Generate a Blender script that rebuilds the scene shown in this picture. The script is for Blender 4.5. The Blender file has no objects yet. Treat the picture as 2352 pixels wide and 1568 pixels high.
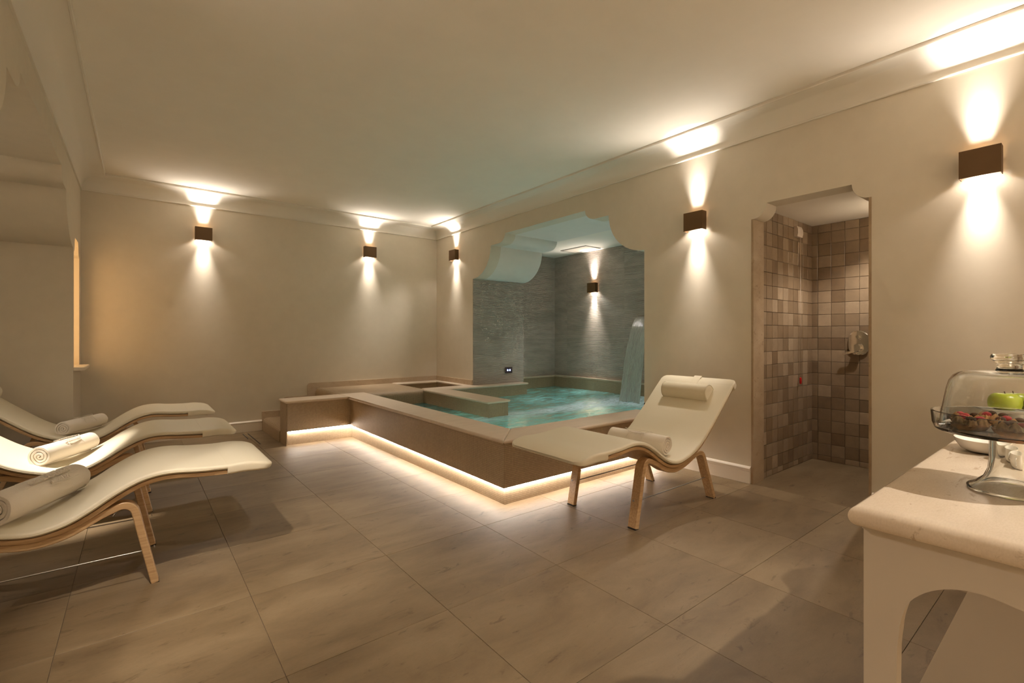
import bpy, bmesh, math, random
from mathutils import Vector, Matrix
random.seed(7)
PI = math.pi
scene = bpy.context.scene
COL = scene.collection

# ------------------------------------------------------------------ camera
CAM_H = 1.098
TH = math.radians(38.3218)
cam_d = bpy.data.cameras.new('camera')
cam_d.sensor_width = 36.0
cam_d.sensor_fit = 'HORIZONTAL'
cam_d.lens = 1088.84 / 2352 * 36.0
cam_d.shift_y = (771.17 - 784.0) / 2352
cam_d.clip_start = 0.02
cam = bpy.data.objects.new('camera', cam_d)
COL.objects.link(cam)
cam.location = (0, 0, CAM_H)
cam.rotation_euler = (PI / 2, 0, -TH)
scene.camera = cam

# ------------------------------------------------------------------ world, exposure
world = bpy.data.worlds.new('world')
scene.world = world
world.use_nodes = True
world.node_tree.nodes['Background'].inputs[0].default_value = (0.02, 0.017, 0.013, 1)
world.node_tree.nodes['Background'].inputs[1].default_value = 0.0
scene.view_settings.view_transform = 'Standard'
scene.view_settings.look = 'None'
scene.view_settings.exposure = 0.78
scene.view_settings.gamma = 1.0
scene.view_settings.use_curve_mapping = False
scene.cycles.diffuse_bounces = 4
scene.cycles.glossy_bounces = 3
scene.cycles.transmission_bounces = 8
scene.cycles.max_bounces = 8
scene.cycles.transparent_max_bounces = 8
scene.cycles.caustics_reflective = False
scene.cycles.adaptive_threshold = 0.05
scene.cycles.sample_clamp_indirect = 6.0

# light levels (watts) of the lamps that the builders below place
WARM = (1.0, 0.90, 0.80)
SCONCE_NARROW = 0.8
SCONCE_WIDE = 1.8
SCONCE_FORWARD = 20.0
LED_STRIP = 42.0
POOL_LIGHT = 14.0

# ------------------------------------------------------------------ room numbers (metres)
R = 3.58        # right wall plane
B = 6.382       # back wall plane
XL = -0.444     # left wall plane
YF = -2.6       # wall behind the camera
ZC = 2.71       # ceiling
XD = 4.47       # far end of the thick arch
XA, YA = 5.49, 5.79   # alcove back / left wall
WZ = 0.262      # water level
CZ = 0.43       # coping top
def zf(y):      # the floor falls gently towards the drain
    return 0.0 if y < 2.252 else -0.0098 * (y - 2.252)

# ------------------------------------------------------------------ materials
MATS = {}
def newmat(name):
    m = bpy.data.materials.new(name); m.use_nodes = True
    nt = m.node_tree; p = nt.nodes['Principled BSDF']
    MATS[name] = m
    return m, nt, p
def N(nt, t, **kw):
    n = nt.nodes.new(t)
    for k, v in kw.items():
        if k.startswith('i_'):
            key = k[2:]
            n.inputs[int(key) if key.isdigit() else key.replace('_', ' ')].default_value = v
        else: setattr(n, k, v)
    return n
def ramp(nt, stops, fac):
    r = nt.nodes.new('ShaderNodeValToRGB')
    e = r.color_ramp.elements
    e[0].position, e[0].color = stops[0][0], (*stops[0][1], 1)
    e[1].position, e[1].color = stops[-1][0], (*stops[-1][1], 1)
    for pos, c in stops[1:-1]:
        k = e.new(pos); k.color = (*c, 1)
    nt.links.new(fac, r.inputs[0])
    return r.outputs[0]
def bump(nt, p, h, strength, dist=0.01):
    b = N(nt, 'ShaderNodeBump'); b.inputs['Strength'].default_value = strength; b.inputs['Distance'].default_value = dist
    nt.links.new(h, b.inputs['Height']); nt.links.new(b.outputs[0], p.inputs['Normal'])
def coords(nt, mode='Object', scale=(1, 1, 1), rnd=0.0):
    tc = N(nt, 'ShaderNodeTexCoord')
    mp = N(nt, 'ShaderNodeMapping'); mp.inputs['Scale'].default_value = scale
    nt.links.new(tc.outputs[mode], mp.inputs[0])
    if rnd:
        oi = N(nt, 'ShaderNodeObjectInfo'); ml = N(nt, 'ShaderNodeMath', operation='MULTIPLY'); ml.inputs[1].default_value = rnd
        nt.links.new(oi.outputs['Random'], ml.inputs[0])
        cb = N(nt, 'ShaderNodeCombineXYZ')
        for i in range(3): nt.links.new(ml.outputs[0], cb.inputs[i])
        ad = N(nt, 'ShaderNodeVectorMath', operation='ADD')
        nt.links.new(mp.outputs[0], ad.inputs[0]); nt.links.new(cb.outputs[0], ad.inputs[1])
        return ad.outputs[0]
    return mp.outputs[0]
def noise(nt, vec, scale, detail=4, rough=0.55, dist=0.0):
    n = N(nt, 'ShaderNodeTexNoise'); n.inputs['Scale'].default_value = scale; n.inputs['Detail'].default_value = detail
    n.inputs['Roughness'].default_value = rough; n.inputs['Distortion'].default_value = dist
    nt.links.new(vec, n.inputs['Vector'])
    return n.outputs[0]
def mixc(nt, fac, a, b, mode='MIX'):
    m = N(nt, 'ShaderNodeMix', data_type='RGBA', blend_type=mode)
    for s, v in ((m.inputs[0], fac), (m.inputs[6], a), (m.inputs[7], b)):
        if isinstance(v, (int, float)): s.default_value = v
        elif isinstance(v, tuple): s.default_value = (*v, 1) if len(v) == 3 else v
        else: nt.links.new(v, s)
    return m.outputs[2]
def plain(name, col, rough=0.5, metal=0.0, nscale=0, nstr=0.0, var=0.0, spec=0.5):
    m, nt, p = newmat(name)
    p.inputs['Roughness'].default_value = rough; p.inputs['Metallic'].default_value = metal
    p.inputs['Specular IOR Level'].default_value = spec
    p.inputs['Base Color'].default_value = (*col, 1)
    if nscale:
        v = coords(nt); h = noise(nt, v, nscale)
        if var:
            c = ramp(nt, [(0.3, tuple(x * (1 - var) for x in col)), (0.7, tuple(min(1, x * (1 + var)) for x in col))], h)
            nt.links.new(c, p.inputs['Base Color'])
        if nstr: bump(nt, p, h, nstr, 0.004)
    return m

def stone(name, base, dark, light, rnd, rough=0.42, scale=1.0, veins=True):
    m, nt, p = newmat(name)
    v = coords(nt, scale=(1.0 * scale, 2.6 * scale, 1.6 * scale), rnd=rnd)
    n1 = noise(nt, v, 2.2, 6, 0.62, 0.4)
    c = ramp(nt, [(0.28, dark), (0.5, base), (0.75, light)], n1)
    v2 = coords(nt, scale=(4 * scale, 13 * scale, 8 * scale), rnd=rnd * 1.7 or 0.0)
    n2 = noise(nt, v2, 1.6, 8, 0.7, 0.9)
    sp = ramp(nt, [(0.33, (0.66, 0.60, 0.53)), (0.41, (1, 1, 1))], n2)
    if veins: c = mixc(nt, 0.85, c, sp, 'MULTIPLY')
    if veins:
        v4 = coords(nt, scale=(0.7 * scale, 1.5 * scale, 1.2 * scale), rnd=rnd * 0.6)
        n4 = noise(nt, v4, 13.0, 5, 0.62, 0.6)
        c = mixc(nt, 0.8, c, ramp(nt, [(0.30, (0.58, 0.52, 0.45)), (0.35, (1, 1, 1))], n4), 'MULTIPLY')
    n3 = noise(nt, v2, 22.0, 3, 0.6)
    sp2 = ramp(nt, [(0.3, (0.88, 0.86, 0.83)), (0.6, (1.04, 1.04, 1.04))], n3)
    c = mixc(nt, 0.45, c, sp2, 'MULTIPLY')
    if rnd:
        oi = N(nt, 'ShaderNodeObjectInfo')
        t = ramp(nt, [(0.0, (0.9, 0.89, 0.87)), (1.0, (1.06, 1.06, 1.07))], oi.outputs['Random'])
        c = mixc(nt, 1.0, c, t, 'MULTIPLY')
    nt.links.new(c, p.inputs['Base Color'])
    p.inputs['Roughness'].default_value = rough
    bump(nt, p, n2, 0.06, 0.004)
    return m

def grid_mat(name, c1, c2, grout, cell, axis_rot, rough=0.55):
    """small mosaic: brick texture in world metres; axis_rot turns the object axes so that texture xy lies in the face"""
    m, nt, p = newmat(name)
    tc = N(nt, 'ShaderNodeTexCoord'); ge = N(nt, 'ShaderNodeNewGeometry')
    sp = N(nt, 'ShaderNodeSeparateXYZ'); nt.links.new(tc.outputs['Object'], sp.inputs[0])
    sn = N(nt, 'ShaderNodeSeparateXYZ'); nt.links.new(ge.outputs['Normal'], sn.inputs[0])
    def absgt(o):
        a = N(nt, 'ShaderNodeMath', operation='ABSOLUTE'); nt.links.new(o, a.inputs[0])
        g = N(nt, 'ShaderNodeMath', operation='GREATER_THAN'); g.inputs[1].default_value = 0.7; nt.links.new(a.outputs[0], g.inputs[0]); return g.outputs[0]
    gx, gz = absgt(sn.outputs[0]), absgt(sn.outputs[2])
    def mixf(f, a, b):
        k = N(nt, 'ShaderNodeMix', data_type='FLOAT'); nt.links.new(f, k.inputs[0]); nt.links.new(a, k.inputs[2]); nt.links.new(b, k.inputs[3]); return k.outputs[0]
    u = mixf(gx, sp.outputs[0], sp.outputs[1])
    w = mixf(gz, sp.outputs[2], sp.outputs[1])
    cb = N(nt, 'ShaderNodeCombineXYZ'); nt.links.new(u, cb.inputs[0]); nt.links.new(w, cb.inputs[1])
    br = N(nt, 'ShaderNodeTexBrick'); br.offset = 0.0; br.squash = 1.0
    br.inputs['Scale'].default_value = 1.0
    br.inputs['Brick Width'].default_value = cell; br.inputs['Row Height'].default_value = cell
    br.inputs['Mortar Size'].default_value = cell * 0.07; br.inputs['Mortar Smooth'].default_value = 0.2
    br.inputs['Color1'].default_value = (*c1, 1); br.inputs['Color2'].default_value = (*c2, 1); br.inputs['Mortar'].default_value = (*grout, 1)
    nt.links.new(cb.outputs[0], br.inputs['Vector'])
    nz = noise(nt, tc.outputs['Object'], 3.0, 3)
    c = mixc(nt, 0.5, br.outputs[0], ramp(nt, [(0.3, (0.88, 0.87, 0.86)), (0.7, (1.08, 1.07, 1.05))], nz), 'MULTIPLY')
    nt.links.new(c, p.inputs['Base Color']); p.inputs['Roughness'].default_value = rough
    iv = N(nt, 'ShaderNodeMath', operation='SUBTRACT'); iv.inputs[0].default_value = 1.0; nt.links.new(br.outputs[1], iv.inputs[1])
    bump(nt, p, iv.outputs[0], 0.5, 0.002)
    return m

def ribbed(name, base, dark):
    m, nt, p = newmat(name)
    tc = N(nt, 'ShaderNodeTexCoord')
    sp = N(nt, 'ShaderNodeSeparateXYZ'); nt.links.new(tc.outputs['Object'], sp.inputs[0])
    ml = N(nt, 'ShaderNodeMath', operation='MULTIPLY'); ml.inputs[1].default_value = 2 * PI / 0.0155; nt.links.new(sp.outputs[2], ml.inputs[0])
    sn = N(nt, 'ShaderNodeMath', operation='SINE'); nt.links.new(ml.outputs[0], sn.inputs[0])
    v = coords(nt, scale=(1.5, 1.5, 6), rnd=23.0); n1 = noise(nt, v, 2.0, 7, 0.65, 0.6)
    c = ramp(nt, [(0.3, dark), (0.65, base)], n1)
    mr = N(nt, 'ShaderNodeMapRange'); mr.inputs[1].default_value = -1; mr.inputs[2].default_value = -0.2; nt.links.new(sn.outputs[0], mr.inputs[0])
    c = mixc(nt, 0.35, c, ramp(nt, [(0, (0.62, 0.6, 0.58)), (1, (1, 1, 1))], mr.outputs[0]), 'MULTIPLY')
    nt.links.new(c, p.inputs['Base Color']); p.inputs['Roughness'].default_value = 0.55
    bump(nt, p, sn.outputs[0], 0.75, 0.003)
    return m

def shower_tile_mat():
    m, nt, p = newmat('zellige')
    oi = N(nt, 'ShaderNodeObjectInfo')
    c = ramp(nt, [(0.0, (0.20, 0.135, 0.080)), (0.4, (0.245, 0.172, 0.105)), (0.8, (0.30, 0.22, 0.143)), (1.0, (0.38, 0.285, 0.19))], oi.outputs['Random'])
    v = coords(nt, rnd=50.0); n1 = noise(nt, v, 14.0, 5, 0.6)
    c = mixc(nt, 0.6, c, ramp(nt, [(0.3, (0.8, 0.79, 0.78)), (0.7, (1.18, 1.16, 1.12))], n1), 'MULTIPLY')
    nt.links.new(c, p.inputs['Base Color'])
    p.inputs['Roughness'].default_value = 0.28
    n2 = noise(nt, v, 9.0, 2, 0.5); bump(nt, p, n2, 0.25, 0.006)
    return m

def wood_mat():
    m, nt, p = newmat('ash_ply')
    v = coords(nt, scale=(1.2, 40, 40)); n1 = noise(nt, v, 2.4, 5, 0.6, 0.3)
    c = ramp(nt, [(0.25, (0.40, 0.235, 0.11)), (0.55, (0.56, 0.37, 0.19)), (0.8, (0.66, 0.46, 0.26))], n1)
    nt.links.new(c, p.inputs['Base Color']); p.inputs['Roughness'].default_value = 0.42
    bump(nt, p, n1, 0.08, 0.002)
    return m

def glass_mat(name, col, rough=0.0):
    m, nt, p = newmat(name)
    p.inputs['Base Color'].default_value = (*col, 1); p.inputs['Transmission Weight'].default_value = 1.0
    p.inputs['Roughness'].default_value = rough; p.inputs['IOR'].default_value = 1.47
    return m

def emit_mat(name, col, strength):
    m, nt, p = newmat(name)
    p.inputs['Base Color'].default_value = (*col, 1)
    p.inputs['Emission Color'].default_value = (*col, 1); p.inputs['Emission Strength'].default_value = strength
    return m

PLASTER = plain('plaster', (0.70, 0.63, 0.515), 0.75, nscale=9, nstr=0.03, var=0.02, spec=0.25)
CEILING = plain('ceiling_paint', (0.87, 0.815, 0.72), 0.8, nscale=5, nstr=0.02, var=0.015, spec=0.2)
COVE = plain('cove_paint', (0.80, 0.75, 0.66), 0.7, spec=0.25)
GREYPLASTER = plain('arch_paint', (0.78, 0.745, 0.69), 0.75, nscale=8, nstr=0.02, var=0.02, spec=0.25)
WHITEWOOD = plain('white_lacquer', (0.80, 0.72, 0.61), 0.35)
TABLEWHITE = plain('table_paint', (0.53, 0.455, 0.355), 0.4, nscale=30, nstr=0.05)
FLOORSTONE = stone('floor_limestone', (0.198, 0.137, 0.071), (0.142, 0.094, 0.046), (0.250, 0.180, 0.100), 31.0, 0.52)
GROUT = plain('grout', (0.17, 0.12, 0.075), 0.9)
COPING = stone('coping_stone', (0.66, 0.545, 0.42), (0.62, 0.505, 0.385), (0.70, 0.585, 0.455), 5.0, 0.5, 3.0, veins=False)
SKIRTSTONE = stone('skirting_stone', (0.56, 0.44, 0.315), (0.48, 0.36, 0.25), (0.62, 0.50, 0.37), 11.0, 0.5, 2.0)
TABLESTONE = stone('table_marble', (0.68, 0.57, 0.435), (0.62, 0.505, 0.375), (0.73, 0.625, 0.495), 3.0, 0.22, 1.2)
JAMBSTONE = stone('jamb_stone', (0.38, 0.28, 0.175), (0.32, 0.23, 0.14), (0.43, 0.33, 0.215), 9.0, 0.5, 2.5)
MOSAIC = grid_mat('mosaic', (0.46, 0.345, 0.215), (0.40, 0.295, 0.183), (0.15, 0.105, 0.066), 0.0122, None)
BASINMOSAIC = grid_mat('basin_mosaic', (0.40, 0.47, 0.46), (0.37, 0.44, 0.44), (0.2, 0.27, 0.27), 0.024, None)
RIBBED = ribbed('ribbed_stone', (0.50, 0.44, 0.385), (0.37, 0.32, 0.275))
ZELLIGE = shower_tile_mat()
BRONZE = plain('bronze', (0.125, 0.066, 0.022), 0.55, metal=0.0)
LEATHER = plain('cream_leatherette', (0.75, 0.675, 0.51), 0.5, nscale=260, nstr=0.06, spec=0.4)
WOOD = wood_mat()
STEEL = plain('steel', (0.35, 0.33, 0.3), 0.3, metal=1.0)
CHROME = plain('chrome', (0.86, 0.83, 0.78), 0.06, metal=1.0)
RUBBER = plain('black_rubber', (0.02, 0.016, 0.012), 0.7)
TOWEL = plain('towel_cotton', (0.80, 0.72, 0.61), 0.95, nscale=420, nstr=0.5, spec=0.1)
GLASS = glass_mat('clear_glass', (0.97, 0.975, 0.95))
PORCELAIN = plain('porcelain', (0.82, 0.77, 0.68), 0.15)
PAPER = plain('paper', (0.76, 0.71, 0.65), 0.8)
PASTRY = plain('pastry', (0.42, 0.18, 0.05), 0.7, nscale=60, nstr=0.7, var=0.55)
CREAMFILL = plain('baked_cream', (0.60, 0.34, 0.13), 0.6, nscale=90, nstr=0.6, var=0.4)
RASP = plain('red_fruit', (0.62, 0.03, 0.06), 0.3, nscale=120, nstr=0.5)
CHOC = plain('chocolate', (0.10, 0.035, 0.012), 0.4, nscale=70, nstr=0.5)
APPLE = plain('green_apple', (0.30, 0.36, 0.02), 0.3, nscale=10, var=0.2)
STEMWOOD = plain('apple_stem', (0.10, 0.06, 0.03), 0.8)
PLASTIC = plain('white_plastic', (0.70, 0.60, 0.50), 0.4)
REDPLASTIC = plain('red_plastic', (0.62, 0.01, 0.012), 0.35)
DARKPLATE = plain('dark_glass_plate', (0.10, 0.075, 0.085), 0.2)
BLUELED = emit_mat('blue_led', (0.30, 0.42, 1.0), 5.0)
LEDMAT = emit_mat('led_strip_light', (1.0, 0.91, 0.83), LED_STRIP)
LENS = emit_mat('lamp_lens', (1.0, 0.86, 0.68), 6.0)
WINDOWGLOW = emit_mat('lit_window_pane', (1.0, 0.62, 0.27), 1.6)

def water_mat():
    m = bpy.data.materials.new('pool_water'); m.use_nodes = True; nt = m.node_tree
    for n in list(nt.nodes): nt.nodes.remove(n)
    out = N(nt, 'ShaderNodeOutputMaterial')
    tc = N(nt, 'ShaderNodeTexCoord')
    mp = N(nt, 'ShaderNodeMapping'); mp.inputs['Scale'].default_value = (3.0, 9.0, 1); nt.links.new(tc.outputs['Object'], mp.inputs[0])
    n1 = noise(nt, mp.outputs[0], 1.6, 6, 0.6, 0.8)
    bp = N(nt, 'ShaderNodeBump'); bp.inputs['Strength'].default_value = 0.9; bp.inputs['Distance'].default_value = 0.03; nt.links.new(n1, bp.inputs['Height'])
    tr = N(nt, 'ShaderNodeBsdfTransparent'); tr.inputs[0].default_value = (0.74, 0.93, 0.88, 1)
    gl = N(nt, 'ShaderNodeBsdfGlossy'); gl.inputs['Roughness'].default_value = 0.12; nt.links.new(bp.outputs[0], gl.inputs['Normal'])
    d1 = N(nt, 'ShaderNodeBsdfDiffuse'); d1.inputs[0].default_value = (0.34, 0.72, 0.66, 1); nt.links.new(bp.outputs[0], d1.inputs['Normal'])
    d2 = N(nt, 'ShaderNodeBsdfTranslucent'); d2.inputs[0].default_value = (0.36, 0.86, 0.76, 1); nt.links.new(bp.outputs[0], d2.inputs['Normal'])
    di = N(nt, 'ShaderNodeMixShader'); di.inputs[0].default_value = 0.6; nt.links.new(d1.outputs[0], di.inputs[1]); nt.links.new(d2.outputs[0], di.inputs[2])
    # cloudy churned water: diffuse share follows the waves
    churn = N(nt, 'ShaderNodeMapRange'); churn.inputs[1].default_value = 0.36; churn.inputs[2].default_value = 0.66
    churn.inputs[3].default_value = 0.15; churn.inputs[4].default_value = 0.8; nt.links.new(n1, churn.inputs[0])
    body = N(nt, 'ShaderNodeMixShader'); nt.links.new(churn.outputs[0], body.inputs[0]); nt.links.new(tr.outputs[0], body.inputs[1]); nt.links.new(di.outputs[0], body.inputs[2])
    fr = N(nt, 'ShaderNodeFresnel'); fr.inputs['IOR'].default_value = 1.33; nt.links.new(bp.outputs[0], fr.inputs['Normal'])
    wsh = N(nt, 'ShaderNodeMixShader'); nt.links.new(fr.outputs[0], wsh.inputs[0]); nt.links.new(body.outputs[0], wsh.inputs[1]); nt.links.new(gl.outputs[0], wsh.inputs[2])
    # foam: a streak running out from the foot of the waterfall
    sx = N(nt, 'ShaderNodeSeparateXYZ'); nt.links.new(tc.outputs['Object'], sx.inputs[0])
    def mr(o, a, b, c, d):
        k = N(nt, 'ShaderNodeMapRange', interpolation_type='SMOOTHSTEP'); nt.links.new(o, k.inputs[0])
        for i, v in enumerate((a, b, c, d)): k.inputs[i + 1].default_value = v
        return k.outputs[0]
    def mth(op, a, b=None):
        k = N(nt, 'ShaderNodeMath', operation=op)
        for i, v in enumerate((a, b)):
            if v is None: continue
            if isinstance(v, (int, float)): k.inputs[i].default_value = v
            else: nt.links.new(v, k.inputs[i])
        return k.outputs[0]
    mpw = N(nt, 'ShaderNodeMapping'); mpw.inputs['Scale'].default_value = (1.2, 2.0, 1); nt.links.new(tc.outputs['Object'], mpw.inputs[0])
    wob = noise(nt, mpw.outputs[0], 1.3, 3)
    yy = mth('ADD', sx.outputs[1], mth('MULTIPLY', mth('SUBTRACT', wob, 0.5), 0.5))
    dy = mth('ABSOLUTE', mth('SUBTRACT', yy, 3.93))
    band = mth('MULTIPLY', mr(dy, 0.03, 0.30, 1, 0), mr(sx.outputs[0], 2.6, 4.2, 0.35, 1))
    vd = N(nt, 'ShaderNodeVectorMath', operation='DISTANCE'); nt.links.new(tc.outputs['Object'], vd.inputs[0]); vd.inputs[1].default_value = (4.95, 3.85, WZ)
    splash = mr(vd.outputs['Value'], 0.1, 0.75, 1, 0)
    mpf = N(nt, 'ShaderNodeMapping'); mpf.inputs['Scale'].default_value = (5, 16, 1); nt.links.new(tc.outputs['Object'], mpf.inputs[0])
    fn = noise(nt, mpf.outputs[0], 2.2, 8, 0.7)
    fm = mth('MULTIPLY', mth('MAXIMUM', band, splash), mr(fn, 0.3, 0.62, 0.2, 1.0))
    fm = mth('MULTIPLY', fm, 0.95)
    f1 = N(nt, 'ShaderNodeBsdfDiffuse'); f1.inputs[0].default_value = (0.80, 0.86, 0.90, 1); nt.links.new(bp.outputs[0], f1.inputs['Normal'])
    f2 = N(nt, 'ShaderNodeBsdfTranslucent'); f2.inputs[0].default_value = (0.80, 0.88, 0.95, 1)
    foam = N(nt, 'ShaderNodeMixShader'); foam.inputs[0].default_value = 0.5; nt.links.new(f1.outputs[0], foam.inputs[1]); nt.links.new(f2.outputs[0], foam.inputs[2])
    fin = N(nt, 'ShaderNodeMixShader'); nt.links.new(fm, fin.inputs[0]); nt.links.new(wsh.outputs[0], fin.inputs[1]); nt.links.new(foam.outputs[0], fin.inputs[2])
    nt.links.new(fin.outputs[0], out.inputs[0])
    return m
WATER = water_mat()

def fall_mat():
    m = bpy.data.materials.new('falling_water'); m.use_nodes = True; nt = m.node_tree
    for n in list(nt.nodes): nt.nodes.remove(n)
    out = N(nt, 'ShaderNodeOutputMaterial'); tc = N(nt, 'ShaderNodeTexCoord')
    mp = N(nt, 'ShaderNodeMapping'); mp.inputs['Scale'].default_value = (10, 30, 2.2); nt.links.new(tc.outputs['Object'], mp.inputs[0])
    n1 = noise(nt, mp.outputs[0], 2.0, 6, 0.65, 1.0)
    bp = N(nt, 'ShaderNodeBump'); bp.inputs['Strength'].default_value = 0.7; bp.inputs['Distance'].default_value = 0.02; nt.links.new(n1, bp.inputs['Height'])
    tr = N(nt, 'ShaderNodeBsdfTransparent'); tr.inputs[0].default_value = (0.86, 0.93, 0.89, 1)
    di = N(nt, 'ShaderNodeBsdfDiffuse'); di.inputs[0].default_value = (0.74, 0.80, 0.74, 1); nt.links.new(bp.outputs[0], di.inputs['Normal'])
    gl = N(nt, 'ShaderNodeBsdfGlossy'); gl.inputs['Roughness'].default_value = 0.08; nt.links.new(bp.outputs[0], gl.inputs['Normal'])
    f = N(nt, 'ShaderNodeMapRange'); f.inputs[1].default_value = 0.3; f.inputs[2].default_value = 0.7; f.inputs[3].default_value = 0.35; f.inputs[4].default_value = 0.75; nt.links.new(n1, f.inputs[0])
    a = N(nt, 'ShaderNodeMixShader'); nt.links.new(f.outputs[0], a.inputs[0]); nt.links.new(tr.outputs[0], a.inputs[1]); nt.links.new(di.outputs[0], a.inputs[2])
    fr = N(nt, 'ShaderNodeFresnel'); fr.inputs['IOR'].default_value = 1.33; nt.links.new(bp.outputs[0], fr.inputs['Normal'])
    b = N(nt, 'ShaderNodeMixShader'); nt.links.new(fr.outputs[0], b.inputs[0]); nt.links.new(a.outputs[0], b.inputs[1]); nt.links.new(gl.outputs[0], b.inputs[2])
    nt.links.new(b.outputs[0], out.inputs[0])
    return m
FALL = fall_mat()

# ------------------------------------------------------------------ mesh helpers
def link(o, parent=None):
    COL.objects.link(o)
    if parent is not None: o.parent = parent
    return o
def from_bm(name, bm, mat, parent=None, smooth=False, loc=None):
    me = bpy.data.meshes.new(name)
    bmesh.ops.recalc_face_normals(bm, faces=bm.faces)
    bm.to_mesh(me); bm.free()
    if smooth:
        for p in me.polygons: p.use_smooth = True
    mats = mat if isinstance(mat, (list, tuple)) else [mat]
    for k in mats: me.materials.append(k)
    o = bpy.data.objects.new(name, me)
    if loc is not None: o.location = loc
    return link(o, parent)
def from_data(name, v, f, mat, parent=None, smooth=False, loc=None):
    me = bpy.data.meshes.new(name); me.from_pydata([tuple(p) for p in v], [], f); me.update()
    bm = bmesh.new(); bm.from_mesh(me); bpy.data.meshes.remove(me)
    return from_bm(name, bm, mat, parent, smooth, loc)
def empty(name, loc=(0, 0, 0), rz=0.0):
    o = bpy.data.objects.new(name, None); o.location = loc; o.rotation_euler = (0, 0, rz); o.empty_display_size = 0.1
    return link(o)
def tag(o, label=None, cat=None, group=None, kind=None):
    if label: o['label'] = label
    if cat: o['category'] = cat
    if group: o['group'] = group
    if kind: o['kind'] = kind
    return o
def struct(o, label=None): return tag(o, label, None, None, 'structure')
def bm_box(bm, x0, x1, y0, y1, z0, z1):
    vs = [bm.verts.new(p) for p in ((x0,y0,z0),(x1,y0,z0),(x1,y1,z0),(x0,y1,z0),(x0,y0,z1),(x1,y0,z1),(x1,y1,z1),(x0,y1,z1))]
    fs = [bm.faces.new([vs[i] for i in q]) for q in ((0,3,2,1),(4,5,6,7),(0,1,5,4),(1,2,6,5),(2,3,7,6),(3,0,4,7))]
    return vs, fs
def box(name, x0, x1, y0, y1, z0, z1, mat, parent=None, bev=0.0, seg=2, smooth=False):
    bm = bmesh.new(); bm_box(bm, x0, x1, y0, y1, z0, z1)
    if bev: bmesh.ops.bevel(bm, geom=list(bm.edges), offset=bev, segments=seg, affect='EDGES', profile=0.5)
    return from_bm(name, bm, mat, parent, smooth)
def prism(bm, poly, axis, a0, a1):
    """extrude a 2-D polygon along axis: 'x' takes (y,z), 'y' takes (x,z), 'z' takes (x,y)"""
    def P(p, a):
        return {'x': (a, p[0], p[1]), 'y': (p[0], a, p[1]), 'z': (p[0], p[1], a)}[axis]
    v0 = [bm.verts.new(P(p, a0)) for p in poly]; v1 = [bm.verts.new(P(p, a1)) for p in poly]
    n = len(poly)
    bm.faces.new(v0); bm.faces.new(v1[::-1])
    for i in range(n): bm.faces.new((v0[i], v0[(i + 1) % n], v1[(i + 1) % n], v1[i]))
    return v0, v1
def slab(name, poly, z0, z1, mat, parent=None, r=0.012, seg=4):
    """flat stone slab with rounded (bullnose) horizontal edges"""
    bm = bmesh.new(); prism(bm, poly, 'z', z0, z1)
    ed = [e for e in bm.edges if abs(e.verts[0].co.z - e.verts[1].co.z) < 1e-6]
    bmesh.ops.bevel(bm, geom=ed, offset=r, segments=seg, affect='EDGES', profile=0.5)
    o = from_bm(name, bm, mat, parent)
    return o
def smooth_by_angle(o, ang=35):
    me = o.data
    for p in me.polygons: p.use_smooth = True
    bm = bmesh.new(); bm.from_mesh(me)
    for e in bm.edges:
        if len(e.link_faces) == 2 and e.calc_face_angle(0) > math.radians(ang): e.smooth = False
    bm.to_mesh(me); bm.free()
    return o
def lathe(name, prof, mat, parent=None, seg=48, loc=None, closed=True, smooth_ang=40, squash=1.0):
    """revolve an (r,z) profile; a closed profile gives a shell with thickness"""
    v, f = [], []
    n = len(prof)
    for i in range(seg):
        a = 2 * PI * i / seg
        for r, z in prof: v.append((max(r, 1e-5) * math.cos(a), max(r, 1e-5) * math.sin(a) * squash, z))
    rng = n if closed else n - 1
    for i in range(seg):
        j = (i + 1) % seg
        for k in range(rng):
            l = (k + 1) % n
            f.append((i * n + k, j * n + k, j * n + l, i * n + l))
    me = bpy.data.meshes.new(name); me.from_pydata(v, [], f)
    bm = bmesh.new(); bm.from_mesh(me); bpy.data.meshes.remove(me)
    bmesh.ops.remove_doubles(bm, verts=bm.verts, dist=1e-4)
    o = from_bm(name, bm, mat, parent, False, loc)
    return smooth_by_angle(o, smooth_ang)
def tube(bm, pts, r, seg=8):
    """round tube along a polyline"""
    pts = [Vector(p) for p in pts]; rings = []
    for i, p in enumerate(pts):
        t = (pts[min(i + 1, len(pts) - 1)] - pts[max(i - 1, 0)]).normalized()
        up = Vector((0, 0, 1)) if abs(t.z) < 0.9 else Vector((1, 0, 0))
        a = t.cross(up).normalized(); b = t.cross(a)
        rings.append([bm.verts.new(p + (a * math.cos(2 * PI * k / seg) + b * math.sin(2 * PI * k / seg)) * r) for k in range(seg)])
    for i in range(len(rings) - 1):
        for k in range(seg):
            bm.faces.new((rings[i][k], rings[i][(k + 1) % seg], rings[i + 1][(k + 1) % seg], rings[i + 1][k]))
    bm.faces.new(rings[0][::-1]); bm.faces.new(rings[-1])
def arc(cx, cz, r, a0, a1, n=10, rz=None):
    return [(cx + r * math.cos(math.radians(a0 + (a1 - a0) * i / n)), cz + (rz or r) * math.sin(math.radians(a0 + (a1 - a0) * i / n))) for i in range(n + 1)]
def copy_tree(o, parent=None):
    c = o.copy(); COL.objects.link(c); c.parent = parent
    for ch in [k for k in o.children]: copy_tree(ch, c)
    return c
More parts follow.
